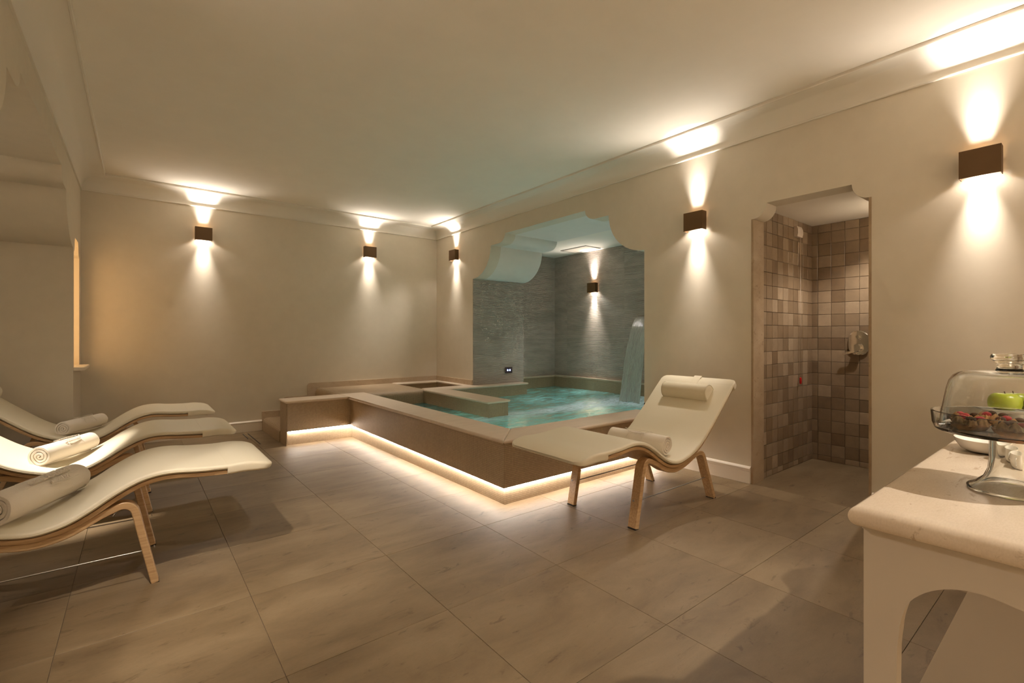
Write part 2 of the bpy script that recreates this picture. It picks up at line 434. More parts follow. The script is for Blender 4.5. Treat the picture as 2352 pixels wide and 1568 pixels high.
def spot(name, loc, aim, power, size_deg, blend, parent=None, radius=0.012, col=WARM):
    d = bpy.data.lights.new(name, 'SPOT'); d.energy = power; d.spot_size = math.radians(size_deg); d.spot_blend = blend
    d.shadow_soft_size = radius; d.color = col
    o = bpy.data.objects.new(name, d); o.location = loc
    o.rotation_euler = (Vector(aim) - Vector(loc)).to_track_quat('-Z', 'Y').to_euler()
    return link(o, parent)

# ================================================================== STRUCTURE
# ---- floor: a grout bed with single stone tiles
P_ = 0.6008
gx0, gy0 = 0.3765, 2.2525
bm = bmesh.new()
def fl_quad(x0, x1, y0, y1, dz):
    return [(x0, y0, zf(y0) + dz), (x1, y0, zf(y0) + dz), (x1, y1, zf(y1) + dz), (x0, y1, zf(y1) + dz)]
def bm_slabz(bm, x0, x1, y0, y1, dtop, thick):
    top = [bm.verts.new(p) for p in fl_quad(x0, x1, y0, y1, dtop)]; bot = [bm.verts.new(p) for p in fl_quad(x0, x1, y0, y1, dtop - thick)]
    bm.faces.new(top); bm.faces.new(bot[::-1])
    for i in range(4): bm.faces.new((top[i], bot[i], bot[(i + 1) % 4], top[(i + 1) % 4]))
POOLX, POOLY = 1.885, 2.46
for (x0, x1, y0, y1) in ((-1.9, R + 0.02, YF, 2.2525), (-1.9, R + 0.02, 2.2525, 2.5), (-1.9, 1.9, 2.5, B), (R, 4.76, 0.9, 1.68)):
    bm_slabz(bm, x0, x1, y0, y1, -0.0035, 0.06)
floor = struct(from_bm('floor', bm, GROUT), 'beige limestone floor of large square tiles')
tile_cache = {}
def floor_tile(x0, x1, y0, y1):
    g = 0.0009
    key = (round(x1 - x0, 3), round(y1 - y0, 3), y0 >= 2.25)
    cx, cy = (x0 + x1) / 2, (y0 + y1) / 2
    hx, hy = (x1 - x0) / 2 - g, (y1 - y0) / 2 - g
    if key not in tile_cache:
        s = -0.0098 if key[2] else 0.0
        bm = bmesh.new(); c = 0.0006
        lv = []
        for (ex, ey, z) in ((hx, hy, -0.012), (hx, hy, -c), (hx - c, hy - c, 0)):
            lv.append([bm.verts.new((px * ex, py * ey, z + s * py * ey)) for px, py in ((-1, -1), (1, -1), (1, 1), (-1, 1))])
        for a, b in ((0, 1), (1, 2)):
            for i in range(4): bm.faces.new((lv[a][i], lv[a][(i + 1) % 4], lv[b][(i + 1) % 4], lv[b][i]))
        bm.faces.new(lv[2])
        me = bpy.data.meshes.new('floor_tile'); bmesh.ops.recalc_face_normals(bm, faces=bm.faces); bm.to_mesh(me); bm.free(); me.materials.append(FLOORSTONE)
        tile_cache[key] = me
    o = bpy.data.objects.new('floor_tile', tile_cache[key]); o.location = (cx, cy, zf(cy)); link(o, floor)
xs = [-1.9] + [gx0 + P_ * k for k in range(-3, 6)] + [R]
ys = [YF] + [gy0 + P_ * k for k in range(-8, 7)] + [B]
for i in range(len(xs) - 1):
    for j in range(len(ys) - 1):
        x0, x1, y0, y1 = xs[i], xs[i + 1], ys[j], ys[j + 1]
        if x1 - x0 < 0.02 or y1 - y0 < 0.02: continue
        if x1 < XL and y1 < 2.3: continue
        if x0 > POOLX and y0 > POOLY: continue
        if x0 < POOLX < x1 and y0 > POOLY - 0.3 and y0 > 2.5: x1 = POOLX + 0.03
        if y0 < POOLY < y1 and x0 > POOLX: y1 = POOLY + 0.03
        floor_tile(x0, x1, y0, y1)
floor_tile(R, 4.75, 0.94, 1.665)

# ---- right wall with the shower doorway and the big scalloped arch
def scallop(y0, z0, y1, z1, y2, z2):
    """left half of the arch head from jamb (y0,z0) over the two convex quarter rounds to the soffit (y2,z2)"""
    s = 1 if y1 > y0 else -1
    pts = []
    for i in range(13):
        a = math.radians(-90 + 90 * i / 12)
        pts.append((y0 + (y1 - y0) * math.cos(a), z1 + (z1 - z0) * math.sin(a)))
    r = (z2 - z1)
    fl_ = abs(y2 - y1) - r * 1.25
    pts.append((y1 + s * fl_, z1))
    for i in range(1, 9):
        a = math.radians(-90 + 90 * i / 8)
        pts.append((y1 + s * fl_ + s * r * 1.25 * math.cos(a), z2 + r * math.sin(a)))
    return pts
ARCH_R = scallop(2.609, 1.872, 3.02, 2.266, 3.328, 2.373) + scallop(5.389, 1.872, 4.974, 2.266, 4.669, 2.373)[::-1]
SH = [(0.926, 0), (0.926, 1.963), (0.94, 1.963)] + [(0.94 + 0.09 * math.cos(math.radians(a)), 2.064 + 0.101 * math.sin(math.radians(a))) for a in range(-90, 1, 10)] \
     + [(1.645 - 0.091 * math.cos(math.radians(a)), 2.064 + 0.101 * math.sin(math.radians(a))) for a in range(0, -91, -10)] + [(1.66, 1.963), (1.66, 0)]
bm = bmesh.new()
out = [(YF, -0.1), (0.926, -0.1)] + SH[1:-1] + [(1.66, -0.1), (2.609, -0.1)] + ARCH_R + [(5.389, -0.1), (B + 0.15, -0.1), (B + 0.15, ZC + 0.1), (YF, ZC + 0.1)]
prism(bm, out, 'x', R, R + 0.165)
wall_right = struct(smooth_by_angle(from_bm('wall_right', bm, PLASTER), 25), 'cream plaster wall with scalloped pool arch and shower doorway')
bm = bmesh.new()
out2 = [(1.75, -0.5), (2.609, -0.5)] + ARCH_R + [(5.389, -0.5), (B + 0.15, -0.5), (B + 0.15, ZC + 0.1), (1.75, ZC + 0.1)]
prism(bm, out2, 'x', R + 0.165, XD)
wall_arch = struct(smooth_by_angle(from_bm('wall_arch', bm, GREYPLASTER), 25), 'deep scalloped arch leading to the pool alcove')
# stone reveals of the shower doorway
jb = box('door_jamb', R - 0.003, R + 0.168, 1.645, 1.6605, 0, 1.9625, JAMBSTONE, wall_right)
jb2 = box('door_jamb', R - 0.003, R + 0.168, 0.9255, 0.94, 0, 1.9625, JAMBSTONE, wall_right)

wall_back = struct(box('wall_back', -2.05, R + 0.2, B, B + 0.15, -0.1, ZC + 0.1, PLASTER), 'cream plaster wall with two wall lamps')
wall_front = struct(box('wall_front', -0.6, R + 0.2, YF - 0.15, YF, -0.1, ZC + 0.1, PLASTER))
ceiling = struct(box('ceiling', -2.05, R + 0.2, YF - 0.15, B + 0.15, ZC, ZC + 0.12, CEILING), 'smooth cream ceiling')

# ---- left wall: deep scalloped arch recess, and a pier with a tall lit window
LY = [(2.42, 1.88), (2.965, 2.262), (3.277, 2.372), (4.854, 2.372), (5.157, 2.262), (5.68, 1.88)]
ARCH_L = scallop(*LY[0], *LY[1], *LY[2]) + scallop(*LY[5], *LY[4], *LY[3])[::-1]
bm = bmesh.new()
prism(bm, [(YF, -0.1), (2.42, -0.1)] + ARCH_L + [(5.68, -0.1), (5.70, -0.1), (5.70, ZC + 0.1), (YF, ZC + 0.1)], 'x', -1.9, XL)
wall_left = struct(smooth_by_angle(from_bm('wall_left', bm, PLASTER), 25), 'cream plaster wall opening into a scalloped arched recess')
bm = bmesh.new()
wy0, wy1, wz0, wz1 = 5.735, 6.235, 0.82, 1.99
ym = (wy0 + wy1) / 2
notch = [(wy0, wz0), (wy0, wz1 - 0.14), (wy0 + 0.06, wz1 - 0.12), (wy0 + 0.08, wz1 - 0.04), (wy0 + 0.12, wz1)]
notch2 = [(wy1 - (p[0] - wy0), p[1]) for p in notch][::-1]
prism(bm, [(5.70, -0.1), (ym, -0.1), (ym, wz0)] + notch + [(ym, wz1), (ym, ZC + 0.1), (5.70, ZC + 0.1)], 'x', XL - 0.24, XL)
prism(bm, [(ym, -0.1), (B + 0.05, -0.1), (B + 0.05, ZC + 0.1), (ym, ZC + 0.1), (ym, wz1)] + notch2 + [(ym, wz0)], 'x', XL - 0.24, XL)
bm_box(bm, -1.9, XL - 0.24, 5.70, B + 0.05, -0.1, ZC + 0.1)
pier = struct(from_bm('wall_pier', bm, PLASTER), 'plaster pier holding a tall lit window')
win = struct(empty('window_1', (XL - 0.2, ym, wz0)), 'tall narrow window with a warm glow and stone sill')
def rel(o, parent):
    o.parent = parent; o.matrix_parent_inverse = Matrix.Translation(-Vector(parent.location)); return o
rel(box('window_frame', XL - 0.225, XL - 0.19, wy0 + 0.001, wy0 + 0.05, wz0, wz1, WHITEWOOD), win)
rel(box('window_frame', XL - 0.225, XL - 0.19, wy1 - 0.05, wy1 - 0.001, wz0, wz1, WHITEWOOD), win)
rel(box('window_pane', XL - 0.222, XL - 0.207, wy0 + 0.03, wy1 - 0.03, wz0, wz1, WINDOWGLOW), win)
rel(slab('window_sill', [(XL - 0.19, wy0 + 0.001), (XL - 0.001, wy0 + 0.001), (XL - 0.001, wy0 - 0.02), (XL + 0.075, wy0 - 0.02), (XL + 0.075, 6.29), (XL - 0.001, 6.29), (XL - 0.001, wy1 - 0.001), (XL - 0.19, wy1 - 0.001)], 0.785, 0.818, WHITEWOOD, None, 0.012), win)
struct(box('wall_recess', -2.05, -1.9, YF, B, -0.1, ZC + 0.1, PLASTER))

# ---- crown cove all round, mitred at the corners
prof = [(0.0, 2.553), (0.013, 2.553), (0.015, 2.559), (0.013, 2.566), (0.006, 2.569)] + \
       [(0.180 - 0.174 * math.cos(math.radians(a)), 2.569 + 0.128 * math.sin(math.radians(a))) for a in range(0, 91, 6)] + \
       [(0.182, 2.691), (0.192, 2.689), (0.196, 2.694), (0.196, ZC)]
v, f = [], []
for d, z in prof:
    v += [(XL + d, YF + d, z), (R - d, YF + d, z), (R - d, B - d, z), (XL + d, B - d, z)]
for k in range(len(prof) - 1):
    for i in range(4): f.append((k * 4 + i, k * 4 + (i + 1) % 4, (k + 1) * 4 + (i + 1) % 4, (k + 1) * 4 + i))
struct(smooth_by_angle(from_data('trim_1', v, f, COVE), 30), 'pale cove cornice running round the ceiling')

# ---- baseboards
def baseboard(name, axis, wall, sgn, a0, a1):
    pr = [(0, 0), (0.016, 0), (0.016, 0.088), (0.012, 0.092), (0.012, 0.10), (0.020, 0.104), (0.021, 0.112), (0.014, 0.119), (0.006, 0.124), (0, 0.126)]
    bm = bmesh.new(); rows = []
    for a in (a0, a1):
        z0 = zf(B) if axis == 'x' else zf(a)
        rows.append([bm.verts.new((a, wall + sgn * d, z + z0) if axis == 'x' else (wall + sgn * d, a, z + z0)) for d, z in pr])
    n = len(pr)
    for i in range(n): bm.faces.new((rows[0][i], rows[0][(i + 1) % n], rows[1][(i + 1) % n], rows[1][i]))
    bm.faces.new(rows[0]); bm.faces.new(rows[1][::-1])
    return struct(from_bm(name, bm, WHITEWOOD), None)
baseboard('baseboard_back', 'x', B, -1, XL, 1.182)
baseboard('baseboard_right', 'y', R, -1, 1.664, 2.44)
baseboard('baseboard_near', 'y', R, -1, YF, 0.922)
baseboard('baseboard_left', 'y', XL, 1, YF, 2.42)

# ---- shower cabin behind the doorway
bm = bmesh.new()
bm_box(bm, R + 0.165, 4.85, 1.672, 1.749, -0.1, 2.2)
wsl = struct(from_bm('wall_shower_left', bm, GROUT), 'shower wall of glazed brown square tiles')
wsb = struct(box('wall_shower_back', 4.752, 4.90, 0.6, 1.749, -0.1, 2.2, GROUT), 'shower end wall of glazed brown square tiles')
struct(box('wall_shower_near', R + 0.165, 4.85, 0.78, 0.93, -0.1, 2.2, PLASTER))
struct(box('ceiling_shower', R + 0.165, 4.85, 0.78, 1.749, 2.08, 2.2, CEILING))
tp = 0.1033
tcache = {}
def wall_tile(parent, axis, a0, a1, z0, z1, plane, sgn):
    g = 0.0012; w, h = round(a1 - a0 - 2 * g, 4), round(z1 - z0 - 2 * g, 4)
    key = (axis, w, h, sgn)
    if key not in tcache:
        bm = bmesh.new(); c = 0.002; lv = []
        for e, d in ((0, 0.0), (0, 0.0055), (c, 0.007)):
            ring = []
            for sx, sz in ((-1, -1), (1, -1), (1, 1), (-1, 1)):
                a, z = sx * (w / 2 - e), sz * (h / 2 - e)
                ring.append(bm.verts.new((sgn * d, a, z) if axis == 'y' else (a, sgn * d, z)))
            lv.append(ring)
        for q, r_ in ((0, 1), (1, 2)):
            for i in range(4): bm.faces.new((lv[q][i], lv[q][(i + 1) % 4], lv[r_][(i + 1) % 4], lv[r_][i]))
        bm.faces.new(lv[2])
        me = bpy.data.meshes.new('tile'); bmesh.ops.recalc_face_normals(bm, faces=bm.faces); bm.to_mesh(me); bm.free(); me.materials.append(ZELLIGE)
        tcache[key] = me
    o = bpy.data.objects.new('tile', tcache[key])
    ca, cz = (a0 + a1) / 2, (z0 + z1) / 2
    jit = (random.random() - 0.5) * 0.0016
    o.location = (plane + jit, ca, cz) if axis == 'y' else (ca, plane + jit, cz)
    o.rotation_euler = (0, (random.random() - 0.5) * 0.012, (random.random() - 0.5) * 0.012) if axis == 'y' else ((random.random() - 0.5) * 0.012, 0, (random.random() - 0.5) * 0.012)
    link(o, parent)
zrows = [2.08] + [2.008 - tp * k for k in range(0, 20)]
zrows = [z for z in zrows if z > 0.0] + [0.0]
if zrows[-2] < 0.02: zrows.pop(-2)
ycols = [1.671, 1.621] + [1.621 - 0.1033 * k for k in range(1, 7)]
for i in range(len(zrows) - 1):
    for j in range(len(ycols) - 1): wall_tile(wsb, 'y', ycols[j + 1], ycols[j], zrows[i + 1], zrows[i], 4.7515, -1)
xcols = [3.746] + [3.837 + 0.1005 * k for k in range(0, 10)]
xcols = [x for x in xcols if x < 4.72] + [4.744]
for i in range(len(zrows) - 1):
    for j in range(len(xcols) - 1): wall_tile(wsl, 'x', xcols[j], xcols[j + 1], zrows[i + 1], zrows[i], 1.6715, -1)

# ---- pool alcove beyond the arch
was = struct(box('wall_alcove_side', XD, XA + 0.15, YA, YA + 0.15, -0.5, 2.6, GROUT), 'alcove side wall of ribbed stone slabs')
wab = struct(box('wall_alcove_back', XA, XA + 0.15, 1.76, YA + 0.15, -0.5, 2.6, GROUT), 'alcove back wall of ribbed stone slabs')
struct(box('wall_alcove_near', XD, XA, 1.76, 1.9, -0.5, 2.6, PLASTER))
struct(box('ceiling_alcove', XD, XA + 0.15, 1.76, YA + 0.15, 2.40, 2.55, CEILING))
def rib_slab(parent, axis, a0, a1, z0, z1, plane, sgn):
    g = 0.0008; bm = bmesh.new()
    if axis == 'y': bm_box(bm, min(plane, plane + sgn * 0.012), max(plane, plane + sgn * 0.012), a0 + g, a1 - g, z0 + g, z1 - g)
    else: bm_box(bm, a0 + g, a1 - g, min(plane, plane + sgn * 0.012), max(plane, plane + sgn * 0.012), z0 + g, z1 - g)
    from_bm('stone_slab', bm, RIBBED, parent)
zsl = [0.44, 1.035, 1.66, 2.285, 2.399]
for i in range(4):
    for a, b in ((4.335, 5.485), (3.185, 4.335), (2.035, 3.185), (5.485, YA)): rib_slab(wab, 'y', a, b, zsl[i], zsl[i + 1], XA, -1)
    rib_slab(was, 'x', XD, XA - 0.012, zsl[i], zsl[i + 1], YA, -1)
for z0, z1 in ((0.43, 1.035), (1.035, 1.66), (1.66, 1.871)): rib_slab(wall_arch, 'x', R + 0.002, XD - 0.001, z0, z1, 5.3895, -1)
# stone dado with rounded bead round the alcove, above the water
t3 = struct(empty('trim_3', (XA, YA, 0)), 'rounded stone bead above the waterline in the alcove')
rel(slab('bead', [(XD, YA), (XD, YA - 0.045), (XA - 0.045, YA - 0.045), (XA - 0.045, 1.9), (XA, 1.9), (XA, YA)], 0.425, 0.452, COPING, None, 0.012), t3)
bm = bmesh.new(); bm_box(bm, XD, XA - 0.03, YA - 0.03, YA, -0.5, 0.425); bm_box(bm, XA - 0.03, XA, 1.9, YA, -0.5, 0.425)
rel(from_bm('dado', bm, MOSAIC), t3)

# ---- stone skirting stepping up the back wall beside the pool steps
t2 = struct(empty('trim_2', (1.18, B, 0)), 'stone skirting stepping up beside the pool steps')
def skirt(poly):
    bm = bmesh.new(); prism(bm, poly, 'y', B - 0.014, B); rel(from_bm('skirting_slab', bm, SKIRTSTONE), t2)
skirt([(1.182, zf(B)), (1.182, 0.182), (1.415, 0.182), (1.415, zf(B))])
skirt([(1.4155, 0.05), (1.4155, 0.30)] + arc(1.4555, 0.30, 0.04, 180, 90, 6) + [(1.706, 0.34), (1.706, 0.05)])
skirt([(1.7065, 0.2), (1.7065, 0.455)] + arc(1.7465, 0.455, 0.04, 180, 90, 6) + [(2.25, 0.495), (2.25, 0.2)])
skirt([(2.2508, 0.2), (2.2508, 0.495), (R - 0.0145, 0.495), (R - 0.0145, 0.2)])
bm = bmesh.new(); prism(bm, [(5.39, 0.4), (5.39, 0.495), (B - 0.0145, 0.495), (B - 0.0145, 0.4)], 'x', R - 0.014, R); rel(from_bm('skirting_slab', bm, SKIRTSTONE), t2)

# ================================================================== POOL
pool = tag(empty('whirlpool', (2.1, 2.7, 0)), 'beige mosaic whirlpool with stone coping and lit plinth', 'pool')
def pp(o): return rel(o, pool)
WX, WY = 1.85, 2.425          # outer faces of the overhanging wall
# upper walls
bm = bmesh.new()
prism(bm, [(WX, WY), (R, WY), (R, 2.69), (2.10, 2.69), (2.10, 5.50), (1.205, 5.50), (1.205, 5.235), (WX, 5.235)], 'z', 0.115, 0.403)
pp(from_bm('pool_wall', bm, MOSAIC))
# recessed plinth
bm = bmesh.new(); d = 0.03
prism(bm, [(WX + d, WY + d), (R, WY + d), (R, 2.69), (2.10, 2.69), (2.10, 5.50), (1.205 - 0.002, 5.50), (1.205 - 0.002, 5.235 + d), (WX + d, 5.235 + d)], 'z', -0.5, 0.112)
pp(from_bm('plinth', bm, MOSAIC))
pp(box('end_cap', 1.195, 1.2045, 5.24, 5.50, -0.05, 0.403, MOSAIC))
# led strips tucked up under the overhang
def led(x0, x1, y0, y1): 
    o = pp(box('led_strip', x0, x1, y0, y1, 0.1085, 0.1145, LEDMAT)); return o
led(WX + 0.012, WX + 0.024, WY + 0.012, 5.24)
led(WX + 0.024, R - 0.01, WY + 0.012, WY + 0.024)
led(1.215, WX + 0.02, 5.246, 5.258)
# coping slabs, mitred at the front corner
o_ = 0.016
cb, ct = 0.4035, CZ
pp(slab('coping_slab', [(WX - o_, WY - o_), (2.116, 2.697), (2.116, 5.516), (1.82, 5.516), (1.82, 5.219), (WX - o_, 5.219)], cb, ct, COPING))
pp(slab('coping_slab', [(WX - o_ + 0.0012, WY - o_), (R - 0.002, WY - o_), (R - 0.002, 2.697), (2.1172, 2.697)], cb, ct, COPING))
pp(slab('coping_slab', [(1.185, 5.219), (1.8195, 5.219), (1.8195, 5.516), (1.185, 5.516)], cb, ct, COPING))
# peninsula, pier ledge and round the foot basin
pp(slab('coping_slab', [(2.795, 3.925), (3.08, 3.925), (3.08, 5.185), (2.795, 5.33)], cb, ct, COPING))
pp(slab('coping_slab', [(2.85, 5.30), (3.0795, 5.186), (4.40, 5.186), (4.40, 5.388), (R - 0.001, 5.388), (R - 0.001, 5.47), (2.85, 5.47)], cb, ct - 0.0008, COPING))
pp(slab('coping_slab', [(3.475, 5.471), (R - 0.015, 5.471), (R - 0.015, 6.366), (3.475, 6.366)], cb, ct, COPING))
pp(slab('coping_slab', [(2.846, 6.195), (3.4745, 6.195), (3.4745, 6.366), (2.846, 6.366)], cb, ct, COPING))
bm = bmesh.new()
prism(bm, [(2.811, 3.941), (3.064, 3.941), (3.064, 5.202), (4.384, 5.202), (4.384, 5.3885), (R + 0.01, 5.3885), (R - 0.005, 5.455), (2.811, 5.455)], 'z', -0.5, cb)
pp(from_bm('partition_wall', bm, MOSAIC))
bm = bmesh.new()                                   # foot basin lining
bm_box(bm, 3.49, R - 0.004, 5.455, B - 0.004, -0.4, cb); bm_box(bm, 2.83, 3.49, 6.21, B - 0.004, -0.4, cb); bm_box(bm, 2.83, 3.5, 5.4, B - 0.004, -0.4, 0.02)
pp(from_bm('foot_basin', bm, MOSAIC))
def rounded_block(name, x0, x1, y0, y1, z0, z1, r, edges):
    bm = bmesh.new(); bm_box(bm, x0, x1, y0, y1, z0, z1); sel = []
    for e in bm.edges:
        a, b = e.verts[0].co, e.verts[1].co
        if abs(a.z - z1) < 1e-6 and abs(b.z - z1) < 1e-6:
            if 'x' in edges and abs(a.x - x0) < 1e-6 and abs(b.x - x0) < 1e-6: sel.append(e)
            if 'y' in edges and abs(a.y - y0) < 1e-6 and abs(b.y - y0) < 1e-6: sel.append(e)
    bmesh.ops.bevel(bm, geom=sel, offset=r, segments=6, affect='EDGES', profile=0.5)
    return pp(smooth_by_angle(from_bm(name, bm, MOSAIC), 30))
rounded_block('entry_step', 1.187, 1.48, 5.502, B - 0.003, -0.06, 0.105, 0.045, 'x')
rounded_block('entry_step', 1.45, 1.82, 5.502, B - 0.003, -0.05, 0.265, 0.04, 'x')
rounded_block('platform', 1.80, 2.848, 5.33, B - 0.0145, -0.5, 0.424, 0.06, 'xy')
# basin under water
bm = bmesh.new(); bm_box(bm, 2.0, XA, 2.5, YA, -0.6, -0.5)
bm_box(bm, 2.0, 2.105, 2.6, 5.4, -0.5, 0.25); bm_box(bm, 2.0, R + 0.1, 2.6, 2.695, -0.5, 0.25)
pp(from_bm('basin', bm, BASINMOSAIC))
pp(box('underwater_bench', 2.106, 2.80, 4.25, 5.33, -0.45, 0.02, BASINMOSAIC, None, 0.02, 2))
for i, (x, y, z, c, k) in enumerate(((2.45, 3.0, -0.1, (0.80, 1.0, 0.90), 1.0), (3.5, 3.0, -0.1, (0.82, 1.0, 0.93), 1.2), (2.55, 4.1, -0.05, (0.9, 1.0, 0.9), 1.0),
                                     (4.6, 3.0, -0.1, (0.9, 0.96, 1.0), 1.2), (4.2, 4.6, -0.1, (0.9, 0.97, 1.0), 1.1), (5.2, 4.9, -0.1, (0.95, 0.96, 1.0), 1.0), (2.6, 3.55, 0.12, (0.12, 0.25, 1.0), 0.10))):
    ob = spot('underwater_light', (x, y, 0.16), (x, y, -1), POOL_LIGHT * k, 172, 0.4, None, 0.05, c); rel(ob, pool)
    if i in (1, 3, 4, 5): ob = spot('underwater_light', (x, y, -0.35), (x, y, 1), POOL_LIGHT * k * 0.4, 88, 0.9, None, 0.08, (0.95, 0.93, 1.0)) ; rel(ob, pool)
# water: wavy sheet
from mathutils import noise as mn
v, f = [], []
nx, ny = 150, 140
x0, x1, y0, y1 = 2.09, XA - 0.02, 2.68, YA - 0.02
for j in range(ny + 1):
    for i in range(nx + 1):
        x = x0 + (x1 - x0) * i / nx; y = y0 + (y1 - y0) * j / ny
        dd = math.hypot(x - 4.95, (y - 3.9))
        amp = 0.004 + 0.022 * math.exp(-(dd / 0.55) ** 2) + 0.008 * math.exp(-((y - 3.93) / 0.25) ** 2) * max(0, min(1, (x - 2.9) / 2))
        z = WZ + amp * (mn.noise((x * 5.0, y * 11.0, 0.3)) + 0.5 * mn.noise((x * 13.0, y * 27.0, 4.1)))
        v.append((x, y, z))
for j in range(ny):
    for i in range(nx):
        a = j * (nx + 1) + i; cx = x0 + (x1 - x0) * (i + 0.5) / nx; cy = y0 + (y1 - y0) * (j + 0.5) / ny
        if 2.83 < cx < 3.05 and cy > 3.96: continue
        if 2.12 < cx < 3.5 and cy > 5.36: continue
        if cx < R + 0.02 and cy > 5.36: continue
        f.append((a, a + 1, a + nx + 2, a + nx + 1))
water = from_data('pool_water', v, f, WATER, None, True)
tag(water, 'green and turquoise churned water filling the whirlpool', 'water', None, 'stuff')
# waterfall
wf = tag(empty('waterfall_spout', (XA - 0.012, 3.83, 1.37)), 'flat steel waterfall spout on the alcove wall', 'spout')
rel(box('spout_blade', 5.27, XA - 0.013, 3.68, 3.945, 1.362, 1.374, STEEL, None, 0.003), wf)
rel(box('wall_flange', XA - 0.022, XA - 0.0125, 3.66, 3.965, 1.33, 1.40, STEEL, None, 0.003), wf)
v, f = [], []
nz, nw = 40, 14
for i in range(nz + 1):
    t = i / nz; z = 1.363 - (1.363 - WZ + 0.01) * t
    x = 5.27 - 0.40 * math.sqrt(max(0.0, t))
    for j in range(nw + 1):
        w = j / nw
        y = 3.69 + (3.935 - 3.69) * w + 0.07 * (w - 0.95) * t ** 0.8
        y += 0.010 * mn.noise((w * 9, z * 6.0, 2.0)) * (0.3 + t) if j in (0, nw) else 0
        v.append((x + 0.012 * mn.noise((w * 5, z * 2.2, 1.0)) * t + 0.02 * (w - 0.5) ** 2 * t, y, z))
for i in range(nz):
    for j in range(nw): a = i * (nw + 1) + j; f.append((a, a + 1, a + nw + 2, a + nw + 1))
n = len(v)                                           # back skin, so that the sheet has thickness
v += [(x + 0.006, y, z) for x, y, z in v[:n]]; f += [tuple(k + n for k in q[::-1]) for q in f[:]]
fw_ = from_data('waterfall', v, f, FALL, None, True)
tag(fw_, 'sheet of water arching down into the alcove pool', 'waterfall', None, 'stuff')

# ================================================================== WALL LAMPS
def make_sconce():
    """local frame: wall at x=0, body reaches to -x ... the lamp hangs on a wall facing -x"""
    r = empty('wall_lamp')
    W, H_, D, G = 0.163, 0.147, 0.064, 0.013
    bm = bmesh.new(); t = 0.0035
    bm_box(bm, -G - D, -G - D + t, -W / 2, W / 2, -H_ / 2, H_ / 2)
    bm_box(bm, -G - D + t, -G, -W / 2, -W / 2 + t, -H_ / 2, H_ / 2)
    bm_box(bm, -G - D + t, -G, W / 2 - t, W / 2, -H_ / 2, H_ / 2)
    from_bm('shade', bm, BRONZE, r)
    bm = bmesh.new(); bm_box(bm, -G, -0.0005, -0.05, 0.05, -0.045, 0.045); from_bm('wall_plate', bm, BRONZE, r)
    bm = bmesh.new(); bm_box(bm, -G - D + t, -G - t, -W / 2 + t, W / 2 - t, -0.012, 0.012); from_bm('lamp_holder', bm, BRONZE, r)
    xc = -G - D / 2 + 0.004
    for s in (-1, 1):
        lathe('lens', [(0.0, 0.0), (0.02, 0.0), (0.02, s * 0.004), (0.0, s * 0.006)], LENS, r, 20, (xc, 0, s * 0.0125))
        d = bpy.data.lights.new('narrow_beam', 'AREA'); d.shape = 'RECTANGLE'; d.size = 0.085; d.size_y = 0.036; d.spread = math.radians(46)
        d.energy = SCONCE_NARROW * (1.15 if s > 0 else 1.0); d.color = WARM
        ob = bpy.data.objects.new('narrow_beam', d); ob.location = (xc, 0, s * 0.056); ob.rotation_euler = (0 if s < 0 else PI, 0, PI / 2); link(ob, r)
        if s < 0: spot('wide_beam', (xc, 0, s * 0.035), (xc, 0, s * 1.0), SCONCE_WIDE * (0.55 if s > 0 else 1.0), 165, 0.6, r, 0.012)
        # forward throw of the lens: cut off by the front of the shade, and close to the wall
        if s < 0: spot('forward_beam', (xc, 0, -0.05), (xc - 1.48, 0, -1.05), SCONCE_FORWARD, 98, 0.75, r, 0.010)
        else: spot('forward_beam', (xc, 0, 0.05), (xc - 1.1, 0, 1.05), SCONCE_FORWARD * 0.75, 120, 1.0, r, 0.025)
    return r
lamp0 = make_sconce()
lamps = [((R, 5.81, 2.245), 0, 'bronze wall lamp between the room corner and the pool arch'),
         ((R, 2.09, 2.022), 0, 'bronze wall lamp between the pool arch and the shower doorway'),
         ((R, 0.435, 2.022), 0, 'bronze wall lamp above the glass cake stand'),
         ((0.585, B, 2.243), PI / 2, 'bronze wall lamp above the loungers, farther from the pool'),
         ((2.515, B, 2.250), PI / 2, 'bronze wall lamp over the mosaic platform beside the pool'),
         ((XA - 0.0125, 4.90, 1.83), 0, 'bronze wall lamp on ribbed stone inside the pool alcove'),
         ((XA - 0.0125, 3.0, 1.83), 0, 'bronze wall lamp beside the waterfall, behind the arch'),
         ((XL, 1.66, 2.022), PI, 'bronze wall lamp on the wall beside the three loungers'),
         ((R, -1.23, 2.022), 0, 'bronze wall lamp on the wall behind the console table'),
         ((-1.9, 4.05, 1.9), PI, 'bronze wall lamp inside the arched recess'),  # added out of view to lift the light in the recess
         ((1.6, YF, 2.022), -PI / 2, 'added bronze wall lamp behind the camera, for ambient light')]  # unseen lamp, added for ambient light
for i, (loc, rz, lab) in enumerate(lamps):
    o = lamp0 if i == 0 else copy_tree(lamp0)
    o.location = loc; o.rotation_euler = (0, 0, rz)
    tag(o, lab, 'lamp', 'bronze up and down wall lamps')
    if 'three loungers' in lab:                       # forward beam boosted to brighten the floor at the left
        for ch in o.children:
            if ch.type == 'LIGHT' and ch.name.startswith('forward') and ch.location.z < 0 and 'recess' not in lab:
                ch.data = ch.data.copy(); ch.data.energy *= 1.5; ch.data.spot_blend = 0.12

